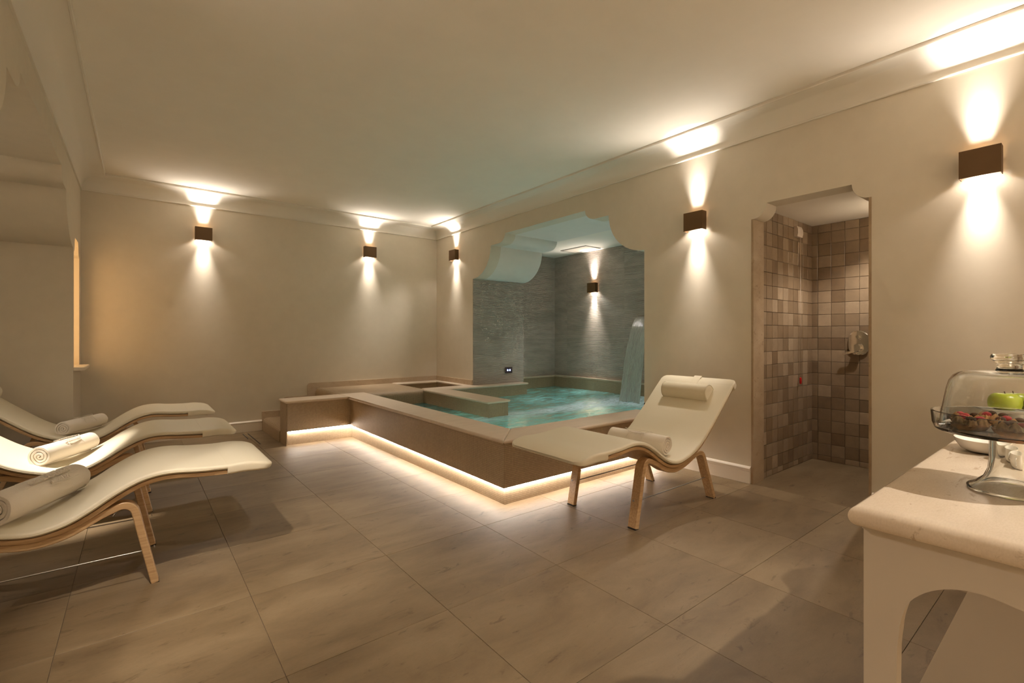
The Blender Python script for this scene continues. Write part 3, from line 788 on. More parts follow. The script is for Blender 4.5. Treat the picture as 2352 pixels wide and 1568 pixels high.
def downlight(loc, aim, power, size, label, lampz):
    r = tag(empty('recessed_spotlight', loc), label, 'lamp')
    o = lathe('rim', [(0.03, 0.0), (0.045, 0.0), (0.045, -0.004), (0.03, -0.006)], WHITEWOOD, r, 28)
    lathe('lens', [(0.0, -0.001), (0.03, -0.001), (0.03, -0.003), (0.0, -0.003)], LENS, r, 24)
    s = spot('beam', (0, 0, -0.02), (0, 0, -1), power, size, 0.6 if size != 37 else 0.75, r, 0.02)
    s.rotation_euler = (Vector(aim) - Vector(loc)).to_track_quat('-Z', 'Y').to_euler()
    return r
downlight((-1.05, 3.85, 2.371), (-0.46, 4.0, 0.3), 260, 28, 'recessed spotlight in the recess soffit over the middle lounger', 0)
downlight((-0.25, 1.5, ZC - 0.001), (0.42, 2.6, 0.0), 125, 37, 'added unseen ceiling spotlight brightening the floor by the nearest lounger', 0)  # added above the frame to brighten the left foreground floor
downlight((4.32, 1.03, 2.079), (4.36, 1.12, 0.0), 27, 116, 'recessed spotlight in the shower ceiling', 0)
for k, (x, y) in enumerate(((0.5, -1.55), (2.4, -2.0), (1.3, -2.2))):  # spotlights added behind the camera to raise the ambient light
    downlight((x, y, ZC - 0.001), (x, y, 0), 300, 84, 'added ceiling fill spotlight behind the camera, ' + ('by the entrance', 'by the end wall', 'in the near corner')[k], 0)
downlight((1.75, -1.05, ZC - 0.001), (1.62, 0.12, 0.78), 125, 42, 'recessed ceiling spotlight near the console table', 0)

# ================================================================== LOUNGERS
def catmull(pts, n):
    out = []
    for i in range(len(pts) - 1):
        p0 = pts[max(i - 1, 0)]; p1 = pts[i]; p2 = pts[i + 1]; p3 = pts[min(i + 2, len(pts) - 1)]
        for k in range(n):
            t = k / n
            out.append(tuple(0.5 * ((2 * p1[j]) + (-p0[j] + p2[j]) * t + (2 * p0[j] - 5 * p1[j] + 4 * p2[j] - p3[j]) * t * t + (-p0[j] + 3 * p1[j] - 3 * p2[j] + p3[j]) * t ** 3) for j in (0, 1)))
    out.append(pts[-1]); return out
# shell underside (t, z): t runs from the front foot towards the head
SHELL = [(-0.455, 0.424), (-0.40, 0.436), (-0.34, 0.443), (-0.26, 0.442), (-0.14, 0.449), (-0.06, 0.458), (0.006, 0.457), (0.071, 0.440), (0.145, 0.401), (0.214, 0.355), (0.285, 0.316),
         (0.351, 0.296), (0.419, 0.290), (0.513, 0.307), (0.594, 0.334), (0.66, 0.366), (0.72, 0.405), (0.80, 0.468), (0.90, 0.552), (1.00, 0.640), (1.09, 0.716), (1.15, 0.757)]
SH_PATH = catmull(SHELL, 4)
def sweep(name, path, hw, sect, mat, parent, round_ends=0.0, smooth=True, y0=0.0, off=0.0, endr=(True, True), taper=None):
    """sweep a section [(n,yfrac or y)] along a (t,z) path. sect: list of (n, y) with y in -1..1 times the half width"""
    L = [0.0]
    for i in range(1, len(path)): L.append(L[-1] + math.dist(path[i - 1], path[i]))
    bm = bmesh.new(); rings = []
    for i, (t, z) in enumerate(path):
        a = path[max(i - 1, 0)]; b = path[min(i + 1, len(path) - 1)]
        tx, tz = b[0] - a[0], b[1] - a[1]; l = math.hypot(tx, tz) or 1; nx_, nz_ = -tz / l, tx / l
        w = hw
        if round_ends:
            dl = min(L[i] if endr[0] else 9, (L[-1] - L[i]) if endr[1] else 9)
            if dl < round_ends: w = hw - round_ends + math.sqrt(max(0, round_ends ** 2 - (round_ends - dl) ** 2))
        ring = []
        tk = 1.0
        if taper:
            dl = min(L[i] if endr[0] else 9, (L[-1] - L[i]) if endr[1] else 9)
            tk = min(1.0, 0.30 + 0.70 * math.sqrt(dl / taper[0])) if dl < taper[0] else 1.0
        for n_, y_ in sect:
            if taper: n_ = taper[1] + (n_ - taper[1]) * tk
            yy = y_[0] * w + y_[1] if isinstance(y_, tuple) else y_ * w
            ring.append(bm.verts.new((t + nx_ * (n_ + off), y0 + yy, z + nz_ * (n_ + off))))
        rings.append(ring)
    m = len(sect)
    for i in range(len(rings) - 1):
        for k in range(m): bm.faces.new((rings[i][k], rings[i][(k + 1) % m], rings[i + 1][(k + 1) % m], rings[i + 1][k]))
    bm.faces.new(rings[0]); bm.faces.new(rings[-1][::-1])
    o = from_bm(name, bm, mat, parent)
    return smooth_by_angle(o, 40) if smooth else o
def round_rect(n0, n1, r, k=4):
    """section with rounded sides: (n, (factor, offset))"""
    s = []
    for sgn, a0 in ((1, -90), (1, 0)):
        for i in range(k + 1):
            a = math.radians(a0 + 90 * i / k); cn = (n0 + r) if a0 == -90 else (n1 - r)
            s.append((cn + r * math.sin(a), (1, -r + r * math.cos(a))))
    for a0 in (90, 180):
        for i in range(k + 1):
            a = math.radians(a0 + 90 * i / k); cn = (n1 - r) if a0 == 90 else (n0 + r)
            s.append((cn + r * math.sin(a), (-1, r + r * math.cos(a))))
    return s
def subpath(a, b): return [p for p in SH_PATH if a <= p[0] <= b]
def make_lounger():
    r = empty('lounger')
    sweep('shell', subpath(-0.40, 1.13), 0.282, round_rect(0.0, 0.019, 0.004, 2), WOOD, r)
    fp = [(p[0], p[1]) for p in SH_PATH]
    pad = sweep('pad', fp, 0.295, round_rect(0.0232, 0.047, 0.0115), LEATHER, r, 0.05, taper=(0.06, 0.030))
    sweep('foot_pocket', subpath(-0.456, -0.235), 0.2962, round_rect(0.000, 0.0476, 0.013), LEATHER, pad, 0.05, endr=(True, False), taper=(0.09, 0.028))
    sweep('head_pocket', subpath(1.085, 1.151), 0.2962, round_rect(-0.003, 0.0472, 0.012), LEATHER, pad, 0.05, endr=(False, True), taper=(0.05, 0.030))
    # pad seam: piping along both edges
    for s in (-1, 1):
        bm = bmesh.new()
        pts = []
        for i, (t, z) in enumerate(SH_PATH):
            if not -0.23 < t < 1.08: continue
            a = SH_PATH[i - 1]; b = SH_PATH[i + 1]; tx, tz = b[0] - a[0], b[1] - a[1]; l = math.hypot(tx, tz)
            pts.append((t - tz / l * 0.032, s * 0.2952, z + tx / l * 0.032))
        tube(bm, pts, 0.0018, 5); from_bm('piping', bm, LEATHER, pad, True)
    # bent-wood leg frames
    under = [(t, z - 0.0165) for t, z in SHELL if 0.19 < t < 0.61]
    path = [(0.018, 0.006)] + [(0.018 + 0.065 * k / 5, 0.006 + 0.315 * k / 5) for k in range(1, 6)] + [(0.092, 0.348), (0.109, 0.365), (0.132, 0.371), (0.160, 0.362)] + under[0:] + \
           [(0.632, 0.329), (0.668, 0.335), (0.700, 0.331), (0.724, 0.315), (0.739, 0.290)] + [(0.739 + 0.123 * k / 5, 0.290 - 0.284 * k / 5) for k in range(1, 6)]
    lp = catmull(path, 3)
    for s in (-1, 1):
        fr = sweep('leg_frame', lp, 0.029, round_rect(-0.0145, 0.0145, 0.003, 1), WOOD, r, y0=s * 0.243)
        for (t, z) in ((0.018, 0.0), (0.862, 0.0)):
            bm = bmesh.new(); bm_box(bm, t - 0.016, t + 0.016, s * 0.243 - 0.027, s * 0.243 + 0.027, 0.0, 0.006); from_bm('foot_pad', bm, RUBBER, fr)
        bm = bmesh.new(); tube(bm, [(0.034, s * 0.243, 0.155), (0.055, s * 0.243, 0.150), (0.80, s * 0.243, 0.150), (0.805, s * 0.243, 0.157)], 0.003, 6); from_bm('tie_rod', bm, STEEL, r, True)
        for (t, z, nx_, nz_) in ((0.0345, 0.155, -0.98, 0.2), (0.812, 0.155, 0.91, 0.40)):
            bm = bmesh.new(); c = Vector((t + nx_ * 0.0135, s * 0.243, z + nz_ * 0.0135)); tube(bm, [c, c + Vector((nx_, 0, nz_)) * 0.0035], 0.006, 10); from_bm('screw', bm, STEEL, fr)
    for s in (-1, 1):
        bm = bmesh.new(); tube(bm, [(0.155, s * 0.20, 0.335), (0.163, s * 0.20, 0.315), (0.172, s * 0.20, 0.325)], 0.006, 6); from_bm('bracket', bm, STEEL, r, True)
    # head roll with its strap, lying on the back
    def onpad(t, n_):
        for i in range(1, len(SH_PATH)):
            if SH_PATH[i][0] >= t:
                a, b = SH_PATH[i - 1], SH_PATH[i]; k = (t - a[0]) / (b[0] - a[0]); tx, tz = b[0] - a[0], b[1] - a[1]; l = math.hypot(tx, tz)
                return (a[0] + (b[0] - a[0]) * k - tz / l * n_, a[1] + (b[1] - a[1]) * k + tx / l * n_), (tx / l, tz / l)
    (ct_, cz_), (dx, dz) = onpad(1.005, 0.047)
    ring = []
    for i in range(25):
        a = PI * i / 24
        ring.append((-0.058 * math.cos(a), 0.078 * math.sin(a) ** 0.8))
    bm = bmesh.new(); rows = []
    for yy, k in ((-0.178, 0.90), (-0.174, 0.96), (-0.168, 1.0), (0.168, 1.0), (0.174, 0.96), (0.178, 0.90)):
        rows.append([bm.verts.new((ct_ + dx * s_ * k - dz * (n_ * k + 0.001), yy, cz_ + dz * s_ * k + dx * (n_ * k + 0.001))) for s_, n_ in ring])
    m = len(ring)
    for a in range(len(rows) - 1):
        for k in range(m): bm.faces.new((rows[a][k], rows[a][(k + 1) % m], rows[a + 1][(k + 1) % m], rows[a + 1][k]))
    bm.faces.new(rows[0]); bm.faces.new(rows[-1][::-1])
    pil = smooth_by_angle(from_bm('head_roll', bm, LEATHER, r), 45)
    for yy in (-0.178, 0.178):
        bm = bmesh.new(); tube(bm, [(ct_ + dx * s_ - dz * n_, yy * 0.985, cz_ + dz * s_ + dx * n_) for s_, n_ in ring], 0.0022, 5); from_bm('roll_piping', bm, LEATHER, pil, True)
    sweep('strap', [p for p in SH_PATH if p[0] >= 1.0] , 0.03, [(0.0472, -1), (0.0472, 1), (0.0488, 1), (0.0488, -1)], LEATHER, pil, smooth=False)
    (tt, tz_), _ = onpad(0.90, 0.02)
    bm = bmesh.new(); bm_box(bm, tt - 0.012, tt + 0.012, 0.295, 0.310, tz_ - 0.012, tz_ + 0.012); from_bm('fabric_tag', bm, RUBBER, r)
    return r
lg = make_lounger()
LG = 'wooden loungers with cream pads'
lg.location = (2.2, 1.935, 0.0)
tag(lg, 'cream lounger with bent-wood legs between pool and shower, head roll showing', 'lounger', LG)
LPOS = [(0.08, 2.92), (0.08, 4.035), (0.08, 5.18)]
for (x, y), lab in zip(LPOS, ('nearest cream lounger, its towel embossed with lettering', 'middle cream lounger of three, brightly lit around its towel', 'farthest cream lounger of three, next to the back wall')):
    o = copy_tree(lg); o.location = (x, y, zf(y + 0.2)); o.rotation_euler = (0, 0, PI); tag(o, lab, 'lounger', LG)

# ================================================================== TOWELS
def make_towel(name, rad, length, seed):
    """rolled towel: a spiral ribbon swept along local y, centre line at the origin"""
    rnd = random.Random(seed); turns = 3.6; th = rad / (turns + 0.55)
    nseg = 30; tot = int(turns * nseg)
    def spiral(extra, sgn):
        pts = []
        for i in range(tot + 1):
            a = 2 * PI * i / nseg
            rr = rad - th * (turns - i / nseg) + extra
            w = 1 + 0.05 * math.sin(2.3 * a + seed) * (1 - i / tot) + 0.03 * math.sin(5.1 * a + seed)* (1 - i / tot)
            pts.append((rr * w * math.cos(a + 0.98), rr * w * math.sin(a + 0.98)))
        return pts
    outer = spiral(0.0, 1); inner = spiral(-th * 0.92, -1)
    sec = outer + inner[::-1]
    bm = bmesh.new(); rows = []
    ysl = [(-0.5, -0.30), (-0.495, -0.10), (-0.485, 0.0)] + [(-0.485 + 0.97 * k / 8, 0.0) for k in range(1, 8)] + [(0.485, 0.0), (0.495, -0.10), (0.5, -0.30)]
    m = len(sec); no = len(outer)
    for yk, sh in ysl:
        row = []
        for i, (px, pz) in enumerate(sec):
            j = i if i < no else m - 1 - i
            mid = ((outer[j][0] + inner[j][0]) / 2, (outer[j][1] + inner[j][1]) / 2)
            k = 1 + sh
            x = mid[0] + (px - mid[0]) * k; z = mid[1] + (pz - mid[1]) * k
            z = z if z > -rad * 0.86 else -rad * 0.86 + (z + rad * 0.86) * 0.25
            wob = 0.0022 * mn.noise((x * 30, yk * 7, z * 30 + seed))
            row.append(bm.verts.new((x + wob, yk * length + 0.004 * mn.noise((x * 25, seed, z * 25)) * (1 if abs(yk) > 0.45 else 0), z + wob)))
        rows.append(row)
    for a in range(len(rows) - 1):
        for k in range(m): bm.faces.new((rows[a][k], rows[a][(k + 1) % m], rows[a + 1][(k + 1) % m], rows[a + 1][k]))
    for a, rw in ((0, rows[0]), (1, rows[-1])):
        for k in range(no - 1): bm.faces.new((rw[k], rw[k + 1], rw[m - 2 - k], rw[m - 1 - k]))
    return smooth_by_angle(from_bm(name, bm, TOWEL), 50)
def wrap(o_mesh_pts, rad, ang0, flip=1):
    """flat (u along the roll, v up) -> roll surface; ang0 is the angle (deg, 90 = top) where v = 0"""
    out = []
    for u, v_, h in o_mesh_pts:
        a = math.radians(ang0) + v_ / rad * flip
        out.append(((rad + h) * math.cos(a), u, (rad + h) * math.sin(a)))
    return out
def text_mesh(body, size):
    cu = bpy.data.curves.new('t', 'FONT'); cu.body = body; cu.size = size; cu.extrude = 0.0032; cu.align_x = 'CENTER'; cu.resolution_u = 3
    cu.offset = 0.0006
    ob = bpy.data.objects.new('t', cu); COL.objects.link(ob)
    dg = bpy.context.evaluated_depsgraph_get(); me = bpy.data.meshes.new_from_object(ob.evaluated_get(dg))
    vs = [tuple(p.co) for p in me.vertices]; fs = [tuple(p.vertices) for p in me.polygons]
    bpy.data.objects.remove(ob); bpy.data.curves.remove(cu); bpy.data.meshes.remove(me)
    return vs, fs
def emboss_text(parent, rad, ang0, usign, lines, flip):
    for body, size, v0, uoff in lines:
        vs, fs = text_mesh(body, size)
        pts = wrap([(usign * (x + uoff), y + v0, z) for x, y, z in vs], rad, ang0, flip)
        from_data('embossed_lettering', pts, fs, TOWEL, parent)
def emboss_crown(parent, rad, ang0, usign, flip, sc=1.0):
    bm = bmesh.new()
    def line(pts, r=0.0014): 
        tube(bm, wrap([(usign * u * sc, v_ * sc, 0.0005) for u, v_ in pts], rad, ang0, flip), r, 5)
    for ry in (0.011, 0.007): line([(0.062 * math.cos(2 * PI * k / 28), ry * math.sin(2 * PI * k / 28)) for k in range(29)])
    line([(-0.105 + 0.21 * k / 20, 0.034 + 0.012 * math.sin(PI * k / 20)) for k in range(21)])
    for s in (-1, 1):
        line([(s * 0.062, 0.004), (s * 0.085, 0.022), (s * 0.105, 0.034)])
        line([(s * 0.05, -0.012), (s * 0.058, -0.05)])
    line([(-0.05 + 0.1 * k / 24, -0.016 - 0.006 * abs(math.sin(3 * PI * k / 24))) for k in range(25)])
    for k in range(9):
        u = -0.085 + 0.17 * k / 8; c = 0.024 + 0.012 * math.sin(PI * k / 8)
        line([(u, c), (u + 0.001, c + 0.001)], 0.0026)
    for k in range(7): u = -0.04 + 0.08 * k / 6; line([(u, 0.0), (u + 0.001, 0.0008)], 0.002)
    from_bm('embossed_crown', bm, TOWEL, parent, True)
tw1 = make_towel('rolled_towel', 0.075, 0.46, 1.0); tw1.location = (-0.335, 2.905, 0.414); tw1.rotation_euler = (0, 0, math.radians(-27))
tag(tw1, 'rolled white towel embossed with lettering on the nearest lounger', 'towel', 'rolled towels on the loungers')
emboss_text(tw1, 0.0755, 58, 1, [('manniello hotels', 0.034, 0.0, 0.01), ('since 1929', 0.026, -0.030, 0.035)], 1)
bm = bmesh.new()
for (u0, u1, vv) in ((-0.14, -0.045, 0.035), (0.085, 0.17, 0.036), (-0.03, 0.02, 0.034), (0.03, 0.075, 0.036), (-0.14, 0.16, -0.012), (-0.04, 0.13, -0.038)):
    tube(bm, wrap([(u0 + (u1 - u0) * k / 8, vv, 0.0003) for k in range(9)], 0.0755, 58, 1), 0.0012, 5)
from_bm('embossed_lettering', bm, TOWEL, tw1, True)
tw2 = make_towel('rolled_towel', 0.066, 0.42, 2.2); tw2.location = (-0.345, 4.05, 0.395); tw2.rotation_euler = (0, 0, math.radians(-29))
tag(tw2, 'brightly lit rolled white towel with crown emblem on the middle lounger', 'towel', 'rolled towels on the loungers')
emboss_crown(tw2, 0.0665, 62, 1, 1)
tw3 = make_towel('rolled_towel', 0.062, 0.42, 3.9); tw3.location = (-0.345, 5.20, 0.381); tw3.rotation_euler = (0, 0, math.radians(-30))
tag(tw3, 'rolled white towel with crown emblem on the farthest lounger', 'towel', 'rolled towels on the loungers')
emboss_crown(tw3, 0.0625, 62, 1, 1)
tw4 = make_towel('rolled_towel', 0.066, 0.42, 0.6); tw4.location = (2.615, 1.95, 0.406); tw4.rotation_euler = (0, 0, math.radians(4))
tag(tw4, 'rolled white towel with crown emblem on the lounger beside the pool corner', 'towel', 'rolled towels on the loungers')
emboss_crown(tw4, 0.0665, 118, -1, -1)

# ================================================================== CONSOLE TABLE
ZT = 0.78
tb = tag(empty('console_table', (1.1, 0.1, 0)), 'white console table with beige stone top and arched end panel', 'table')
def tt_(o): return rel(o, tb)
top = tt_(slab('table_top', [(1.055, -0.75), (R - 0.005, -0.75), (R - 0.005, 0.31), (1.055, 0.31)], ZT - 0.042, ZT, TABLESTONE, None, 0.0205, 8)); smooth_by_angle(top, 30)
AY = [(0.2435, 0.0), (0.2435, 0.466), (0.240, 0.554), (0.235, 0.591), (0.225, 0.621), (0.203, 0.647), (0.177, 0.664), (0.149, 0.673), (0.120, 0.674), (0.085, 0.668)]
half = [(0.085 - (p[0] - 0.085) - 0.25, p[1]) for p in AY][::-1]
AYS = catmull(AY, 3); 
mid = (AY[-1][0] + half[0][0]) / 2
archpts = AYS + [(AY[-1][0] - 0.03, 0.658), (half[0][0] + 0.03, 0.658)] + catmull(half, 3)
bm = bmesh.new()
prism(bm, [(0.293, 0.0)] + [(0.293, ZT - 0.0425), (-0.735, ZT - 0.0425), (-0.735, 0.0)] + archpts[::-1], 'x', 1.085, 1.118)
tt_(smooth_by_angle(from_bm('end_panel', bm, TABLEWHITE), 30))
tt_(box('frieze', 1.0815, 1.0849, -0.735, 0.2945, 0.738 - 0.005, ZT - 0.0425, TABLEWHITE))
tt_(box('frieze', 1.118, R - 0.03, 0.262, 0.29, 0.66, ZT - 0.0425, TABLEWHITE))
bm = bmesh.new(); prism(bm, [(0.372, 0.0), (0.301, 0.222), (0.213, 0.49), (0.17, 0.62), (0.10, ZT - 0.0425), (-0.6, ZT - 0.0425), (-0.735, 0.0)], 'x', 1.55, 1.59)
tt_(from_bm('splayed_support', bm, TABLEWHITE))
bm = bmesh.new(); prism(bm, [(0.29, 0.0), (0.20, 0.3), (0.10, ZT - 0.0425), (-0.6, ZT - 0.0425), (-0.735, 0.0)], 'x', 3.2, 3.24)
tt_(from_bm('splayed_support', bm, TABLEWHITE))

# ================================================================== CAKE STAND AND FOOD
CX_, CY_ = 1.392, 0.129
stand = tag(empty('glass_cake_stand', (CX_, CY_, ZT)), 'clear glass cake stand holding fruit tarts on the console', 'cake stand')
lathe('pedestal', [(0.063, 0.001), (0.064, 0.006), (0.061, 0.010), (0.050, 0.016), (0.038, 0.028), (0.032, 0.045), (0.030, 0.065), (0.030, 0.117), (0.024, 0.117), (0.024, 0.065), (0.026, 0.045), (0.032, 0.027), (0.044, 0.012), (0.054, 0.004), (0.056, 0.001)], GLASS, stand, 64)
lathe('plate', [(0.0, 0.1175), (0.110, 0.1175), (0.115, 0.121), (0.119, 0.133), (0.121, 0.158), (0.1185, 0.159), (0.1155, 0.137), (0.111, 0.126), (0.0, 0.1245)], GLASS, stand, 72, None, False)
dome = tag(empty('glass_dome', (CX_, CY_, ZT + 0.1262)), 'clear glass dome with a knob covering the tarts', 'cake dome')
po = [(0.1085, 0.0), (0.105, 0.026), (0.100, 0.056), (0.0955, 0.083), (0.0915, 0.098), (0.085, 0.109), (0.076, 0.116), (0.062, 0.1195), (0.021, 0.121)]
kn = [(0.0185, 0.126), (0.0185, 0.131), (0.0215, 0.139), (0.0275, 0.144), (0.0285, 0.150), (0.0255, 0.155), (0.0, 0.1565)]
pi_ = [(0.0, 0.1165), (0.062, 0.1155), (0.074, 0.112), (0.082, 0.1055), (0.088, 0.096), (0.0922, 0.082), (0.0968, 0.056), (0.1018, 0.026), (0.1055, 0.0)]
lathe('dome_shell', po + kn + pi_, GLASS, dome, 80, None, True)
doily = box('paper_liner', CX_ - 0.075, CX_ + 0.075, CY_ - 0.075, CY_ + 0.075, ZT + 0.1248, ZT + 0.1254, PAPER)
bm = bmesh.new(); a = Vector((CX_ - 0.075, CY_ - 0.02, ZT + 0.1255))
vs = [bm.verts.new(p) for p in ((CX_ - 0.0752, CY_ - 0.050, ZT + 0.1250), (CX_ - 0.0752, CY_ + 0.012, ZT + 0.1250), (CX_ - 0.0905, CY_ - 0.012, ZT + 0.149), (CX_ - 0.0745, CY_ - 0.050, ZT + 0.1250), (CX_ - 0.0745, CY_ + 0.012, ZT + 0.1250), (CX_ - 0.0898, CY_ - 0.012, ZT + 0.149))]
for q in ((0, 1, 2), (5, 4, 3), (0, 2, 5, 3), (1, 4, 5, 2), (0, 3, 4, 1)): bm.faces.new([vs[i] for i in q])
fold = from_bm('folded_corner', bm, PAPER); rel(fold, doily); fold.matrix_parent_inverse = Matrix()
tag(doily, 'square white paper liner under the tarts on the glass plate', 'paper')
def make_tart(kind, loc, rz, label):
    t = tag(empty('fruit_tart', loc, rz), label, 'tart', 'tarts under the glass dome')
    R0 = 0.0275
    n = 40; v, f = [], []
    prof = [(0.80, 0.0), (0.92, 0.003), (1.02, 0.009), (1.05, 0.012), (0.95, 0.012), (0.70, 0.010), (0.0, 0.010)]
    for i in range(n):
        a = 2 * PI * i / n; fl_ = 1 + 0.05 * math.cos(10 * a)
        for r, z in prof: v.append((r * R0 * fl_ * math.cos(a), r * R0 * fl_ * math.sin(a), z))
    m = len(prof)
    for i in range(n):
        for k in range(m - 1): f.append((i * m + k, ((i + 1) % n) * m + k, ((i + 1) % n) * m + k + 1, i * m + k + 1))
    f.append(tuple(i * m for i in range(n))[::-1])
    from_data('crust', v, f, PASTRY, t, True)
    # piped cream swirls
    rr = random.Random(int(loc[0] * 9999))
    bm = bmesh.new()
    for k in range(6):
        a = 2 * PI * k / 6 + rr.random() * 0.3
        c = Vector((0.0185 * math.cos(a), 0.0185 * math.sin(a), 0.0095))
        base = [bm.verts.new(c + Vector((0.0105 * (1 + 0.22 * math.cos(6 * b)) * math.cos(b), 0.0105 * (1 + 0.22 * math.cos(6 * b)) * math.sin(b), 0))) for b in [2 * PI * j / 24 for j in range(24)]]
        midr = [bm.verts.new(c + Vector((0.0075 * (1 + 0.25 * math.cos(6 * b + 0.9)) * math.cos(b), 0.0075 * (1 + 0.25 * math.cos(6 * b + 0.9)) * math.sin(b), 0.009))) for b in [2 * PI * j / 24 for j in range(24)]]
        tip = bm.verts.new(c + Vector((0.001, 0.001, 0.0165 + 0.003 * rr.random())))
        for j in range(24):
            bm.faces.new((base[j], base[(j + 1) % 24], midr[(j + 1) % 24], midr[j])); bm.faces.new((midr[j], midr[(j + 1) % 24], tip))
    from_bm('cream_swirl', bm, CREAMFILL, t, True)
    for k in range(3):
        a = 2 * PI * (k + 0.4) / 3 + rr.random() * 0.4; rad_ = 0.015
        mt = RASP if (k + kind) % 2 == 0 else CHOC
        nm = 'berry' if mt is RASP else 'chocolate_drop'
        bm = bmesh.new(); bmesh.ops.create_icosphere(bm, subdivisions=2, radius=0.0082)
        for q in bm.verts:
            q.co *= 1 + 0.08 * mn.noise(q.co * 500); q.co.z *= 0.8
        from_bm(nm, bm, mt, t, True, (rad_ * math.cos(a), rad_ * math.sin(a), 0.0225))
    return t
pz = ZT + 0.1256
tarts = [((-0.052, 0.050), 'small fruit tart at the left edge of the glass plate'), ((-0.072, -0.012), 'small fruit tart behind the folded paper corner'), ((0.004, 0.064), 'small fruit tart at the back of the glass plate, away from the table edge'),
         ((-0.004, 0.0), 'small fruit tart in the middle of the glass plate'), ((-0.042, -0.066), 'small fruit tart at the table-edge side of the glass plate'), ((0.062, 0.030), 'small fruit tart on the plate side nearest the apples'), ((0.028, -0.064), 'small fruit tart at the right rim of the glass plate')]
for i, ((dx_, dy_), lab) in enumerate(tarts): make_tart(i, (CX_ + dx_, CY_ + dy_, pz), i * 1.1, lab)

fs_ = tag(empty('fruit_stand', (2.165, 0.185, ZT)), 'white footed fruit plate holding green apples', 'fruit stand')
lathe('fruit_plate', [(0.0, 0.066), (0.10, 0.068), (0.118, 0.076), (0.119, 0.079), (0.10, 0.073), (0.0, 0.071)], PORCELAIN, fs_, 48, None, False)
lathe('foot', [(0.0, 0.0), (0.055, 0.0), (0.05, 0.006), (0.02, 0.012), (0.017, 0.03), (0.022, 0.060), (0.035, 0.0665), (0.0, 0.0665)], PORCELAIN, fs_, 40, None, False)
def make_apple(loc, tilt, label):
    a = tag(empty('green_apple', loc), label, 'apple', 'green apples on the fruit plate'); a.rotation_euler = tilt
    prof = [(0.004, 0.010), (0.014, 0.002), (0.024, 0.0), (0.034, 0.010), (0.041, 0.026), (0.044, 0.044), (0.041, 0.062), (0.032, 0.074), (0.020, 0.079), (0.010, 0.075), (0.003, 0.066)]
    lathe('flesh', catmull(prof, 3), APPLE, a, 36, None, False, 80)
    bm = bmesh.new(); tube(bm, [(0, 0, 0.063), (0.001, 0, 0.075), (0.004, 0.002, 0.090)], 0.0016, 6); from_bm('stem', bm, STEMWOOD, a, True)
    return a
make_apple((2.140, 0.212, ZT + 0.0722), (0.04, -0.03, 0.4), 'green apple seen through the dome, farther from the table end')
make_apple((2.180, 0.118, ZT + 0.0722), (-0.05, 0.03, 1.4), 'green apple cut by the picture edge')
make_apple((2.228, 0.190, ZT + 0.0722), (0.05, 0.05, 2.4), 'green apple hidden behind the other two apples')
dish = tag(lathe('serving_dish', [(0.0, 0.0), (0.050, 0.0), (0.072, 0.008), (0.086, 0.024), (0.090, 0.036), (0.0875, 0.036), (0.082, 0.024), (0.068, 0.011), (0.048, 0.005), (0.0, 0.005)], PORCELAIN, None, 56, (1.835, 0.215, ZT + 0.0005), False, 40, 0.72),
           'low oval white porcelain dish behind the glass pedestal', 'dish')
for i, (x, y, lab) in enumerate(((1.735, 0.150, 'small white porcelain pot seen through the glass pedestal'), (1.668, 0.120, 'small white porcelain pot by the picture edge under the plate'))):
    c = tag(empty('porcelain_pot', (x, y, ZT + 0.0005)), lab, 'pot', 'white porcelain pots on the console')
    lathe('pot_body', [(0.0, 0.0), (0.022, 0.0), (0.030, 0.006), (0.033, 0.018), (0.031, 0.028), (0.0335, 0.036), (0.031, 0.036), (0.0285, 0.028), (0.030, 0.018), (0.027, 0.008), (0.0, 0.004)], PORCELAIN, c, 36, None, False)
    bm = bmesh.new(); tube(bm, [(-0.030, 0.006, 0.028), (-0.042, 0.009, 0.026), (-0.044, 0.010, 0.014), (-0.032, 0.007, 0.010)], 0.003, 6); from_bm('handle', bm, PORCELAIN, c, True)

# ================================================================== SMALL FITTINGS
# shower mixer
mx = tag(empty('shower_mixer', (4.7445, 1.312, 1.04)), 'chrome oval shower mixer with lever on the tiled wall', 'mixer')
bm = bmesh.new(); n = 40; pl_ = []
for i in range(n):
    a = 2 * PI * i / n; pl_.append((0.072 * math.copysign(abs(math.cos(a)) ** 0.62, math.cos(a)), 0.101 * math.copysign(abs(math.sin(a)) ** 0.78, math.sin(a))))
v0, v1 = prism(bm, pl_, 'x', 0.0, -0.018)
bmesh.ops.bevel(bm, geom=[e for e in bm.edges if abs(e.verts[0].co.x + 0.018) < 1e-6 and abs(e.verts[1].co.x + 0.018) < 1e-6], offset=0.008, segments=3, affect='EDGES')
smooth_by_angle(from_bm('plate', bm, CHROME, mx), 35)
def xcyl(name, y, z, r, x0, x1, mat, parent, seg=28, bev=0.003):
    bm = bmesh.new(); prism(bm, [(y + r * math.cos(2 * PI * i / seg), z + r * math.sin(2 * PI * i / seg)) for i in range(seg)], 'x', x0, x1)
    bmesh.ops.bevel(bm, geom=[e for e in bm.edges if abs(e.verts[0].co.x - x1) < 1e-6 and abs(e.verts[1].co.x - x1) < 1e-6], offset=bev, segments=2, affect='EDGES')
    return smooth_by_angle(from_bm(name, bm, mat, parent), 35)
dv = xcyl('diverter', 0.002, 0.05, 0.026, -0.018, -0.024, CHROME, mx); xcyl('diverter_button', 0.002, 0.05, 0.013, -0.024, -0.045, CHROME, dv)
hb = xcyl('handle_body', 0.004, -0.04, 0.038, -0.018, -0.03, CHROME, mx); xcyl('handle_hub', 0.004, -0.04, 0.029, -0.03, -0.062, CHROME, hb)
bm = bmesh.new(); prism(bm, [(0.0, -0.055), (0.022, -0.062), (0.098, -0.088), (0.105, -0.096), (0.096, -0.104), (0.005, -0.075), (-0.008, -0.062)], 'x', -0.045, -0.058)
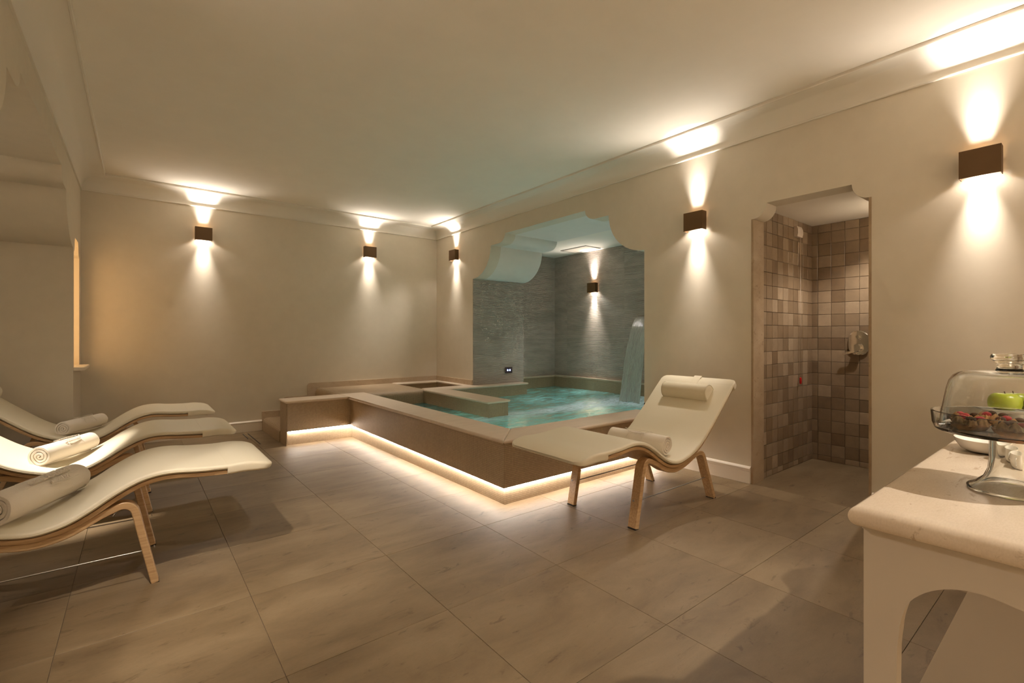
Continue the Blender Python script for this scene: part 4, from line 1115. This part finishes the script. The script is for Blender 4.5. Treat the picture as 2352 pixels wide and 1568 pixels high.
from_bm('lever', bm, CHROME, hb)
# alarm pull cord
al = tag(empty('alarm_pull_cord', (4.40, 1.663, 1.98)), 'white emergency alarm box with red pull cord in the shower', 'alarm')
bm = bmesh.new(); prism(bm, [(0.0, -0.045), (0.0, 0.043), (-0.020, 0.043), (-0.030, 0.02), (-0.032, -0.015), (-0.026, -0.045)], 'x', -0.052, 0.055); from_bm('alarm_box', bm, PLASTIC, al)
bm = bmesh.new(); tube(bm, [(0.024, -0.022, -0.045), (0.024, -0.022, -1.235)], 0.0016, 6); from_bm('cord', bm, PLASTIC, al, True)
lathe('pull_handle', [(0.0, -1.235), (0.006, -1.235), (0.0085, -1.246), (0.0085, -1.285), (0.005, -1.29), (0.0, -1.29)], REDPLASTIC, al, 20, (0.024, -0.022, 0), False)
# pool switch with two blue lights
sw = tag(empty('pool_switch', (4.185, 5.377, 0.607)), 'dark switch plate with two blue lights on the ribbed pier', 'switch')
box('plate', -0.066, 0.066, -0.008, -0.0005, -0.042, 0.042, DARKPLATE, sw, 0.003)
for s in (-1, 1):
    bm = bmesh.new(); prism(bm, [(s * 0.020 + 0.0115 * math.cos(2 * PI * i / 20), 0.0115 * math.sin(2 * PI * i / 20)) for i in range(20)], 'y', -0.008, -0.0105); from_bm('blue_button', bm, BLUELED, sw)
# ceiling hatch in the alcove
ht = tag(empty('ceiling_hatch', (5.22, 4.95, 2.40)), 'square white access panel in the alcove ceiling', 'hatch')
bm = bmesh.new()
for (a, b, c, d) in ((-0.16, -0.145, -0.26, 0.26), (0.145, 0.16, -0.26, 0.26), (-0.145, 0.145, -0.26, -0.245), (-0.145, 0.145, 0.245, 0.26)): bm_box(bm, a, b, c, d, -0.010, -0.0005)
from_bm('frame', bm, STEEL, ht)
box('panel', -0.143, 0.143, -0.243, 0.243, -0.007, -0.0006, WHITEWOOD, ht)
# floor drain slots
dr = tag(empty('floor_drain', (0.985, 5.95, zf(5.95))), 'slim linear floor drain in front of the pool steps', 'drain')
for nm, xa, ya, yb in (('drain_slot', 0.952, 5.90, 6.24), ('drain_slot', 1.003, 5.52, 6.24)):
    v = [(xa - 0.985, ya - 5.95, zf(ya) - zf(5.95) + 0.0006), (xa + 0.012 - 0.985, ya - 5.95, zf(ya) - zf(5.95) + 0.0006), (xa + 0.012 - 0.985, yb - 5.95, zf(yb) - zf(5.95) + 0.0006), (xa - 0.985, yb - 5.95, zf(yb) - zf(5.95) + 0.0006)]
    v += [(a, b, c - 0.004) for a, b, c in v]
    from_data(nm, v, [(0, 1, 2, 3), (7, 6, 5, 4), (0, 4, 5, 1), (1, 5, 6, 2), (2, 6, 7, 3), (3, 7, 4, 0)], RUBBER, dr)
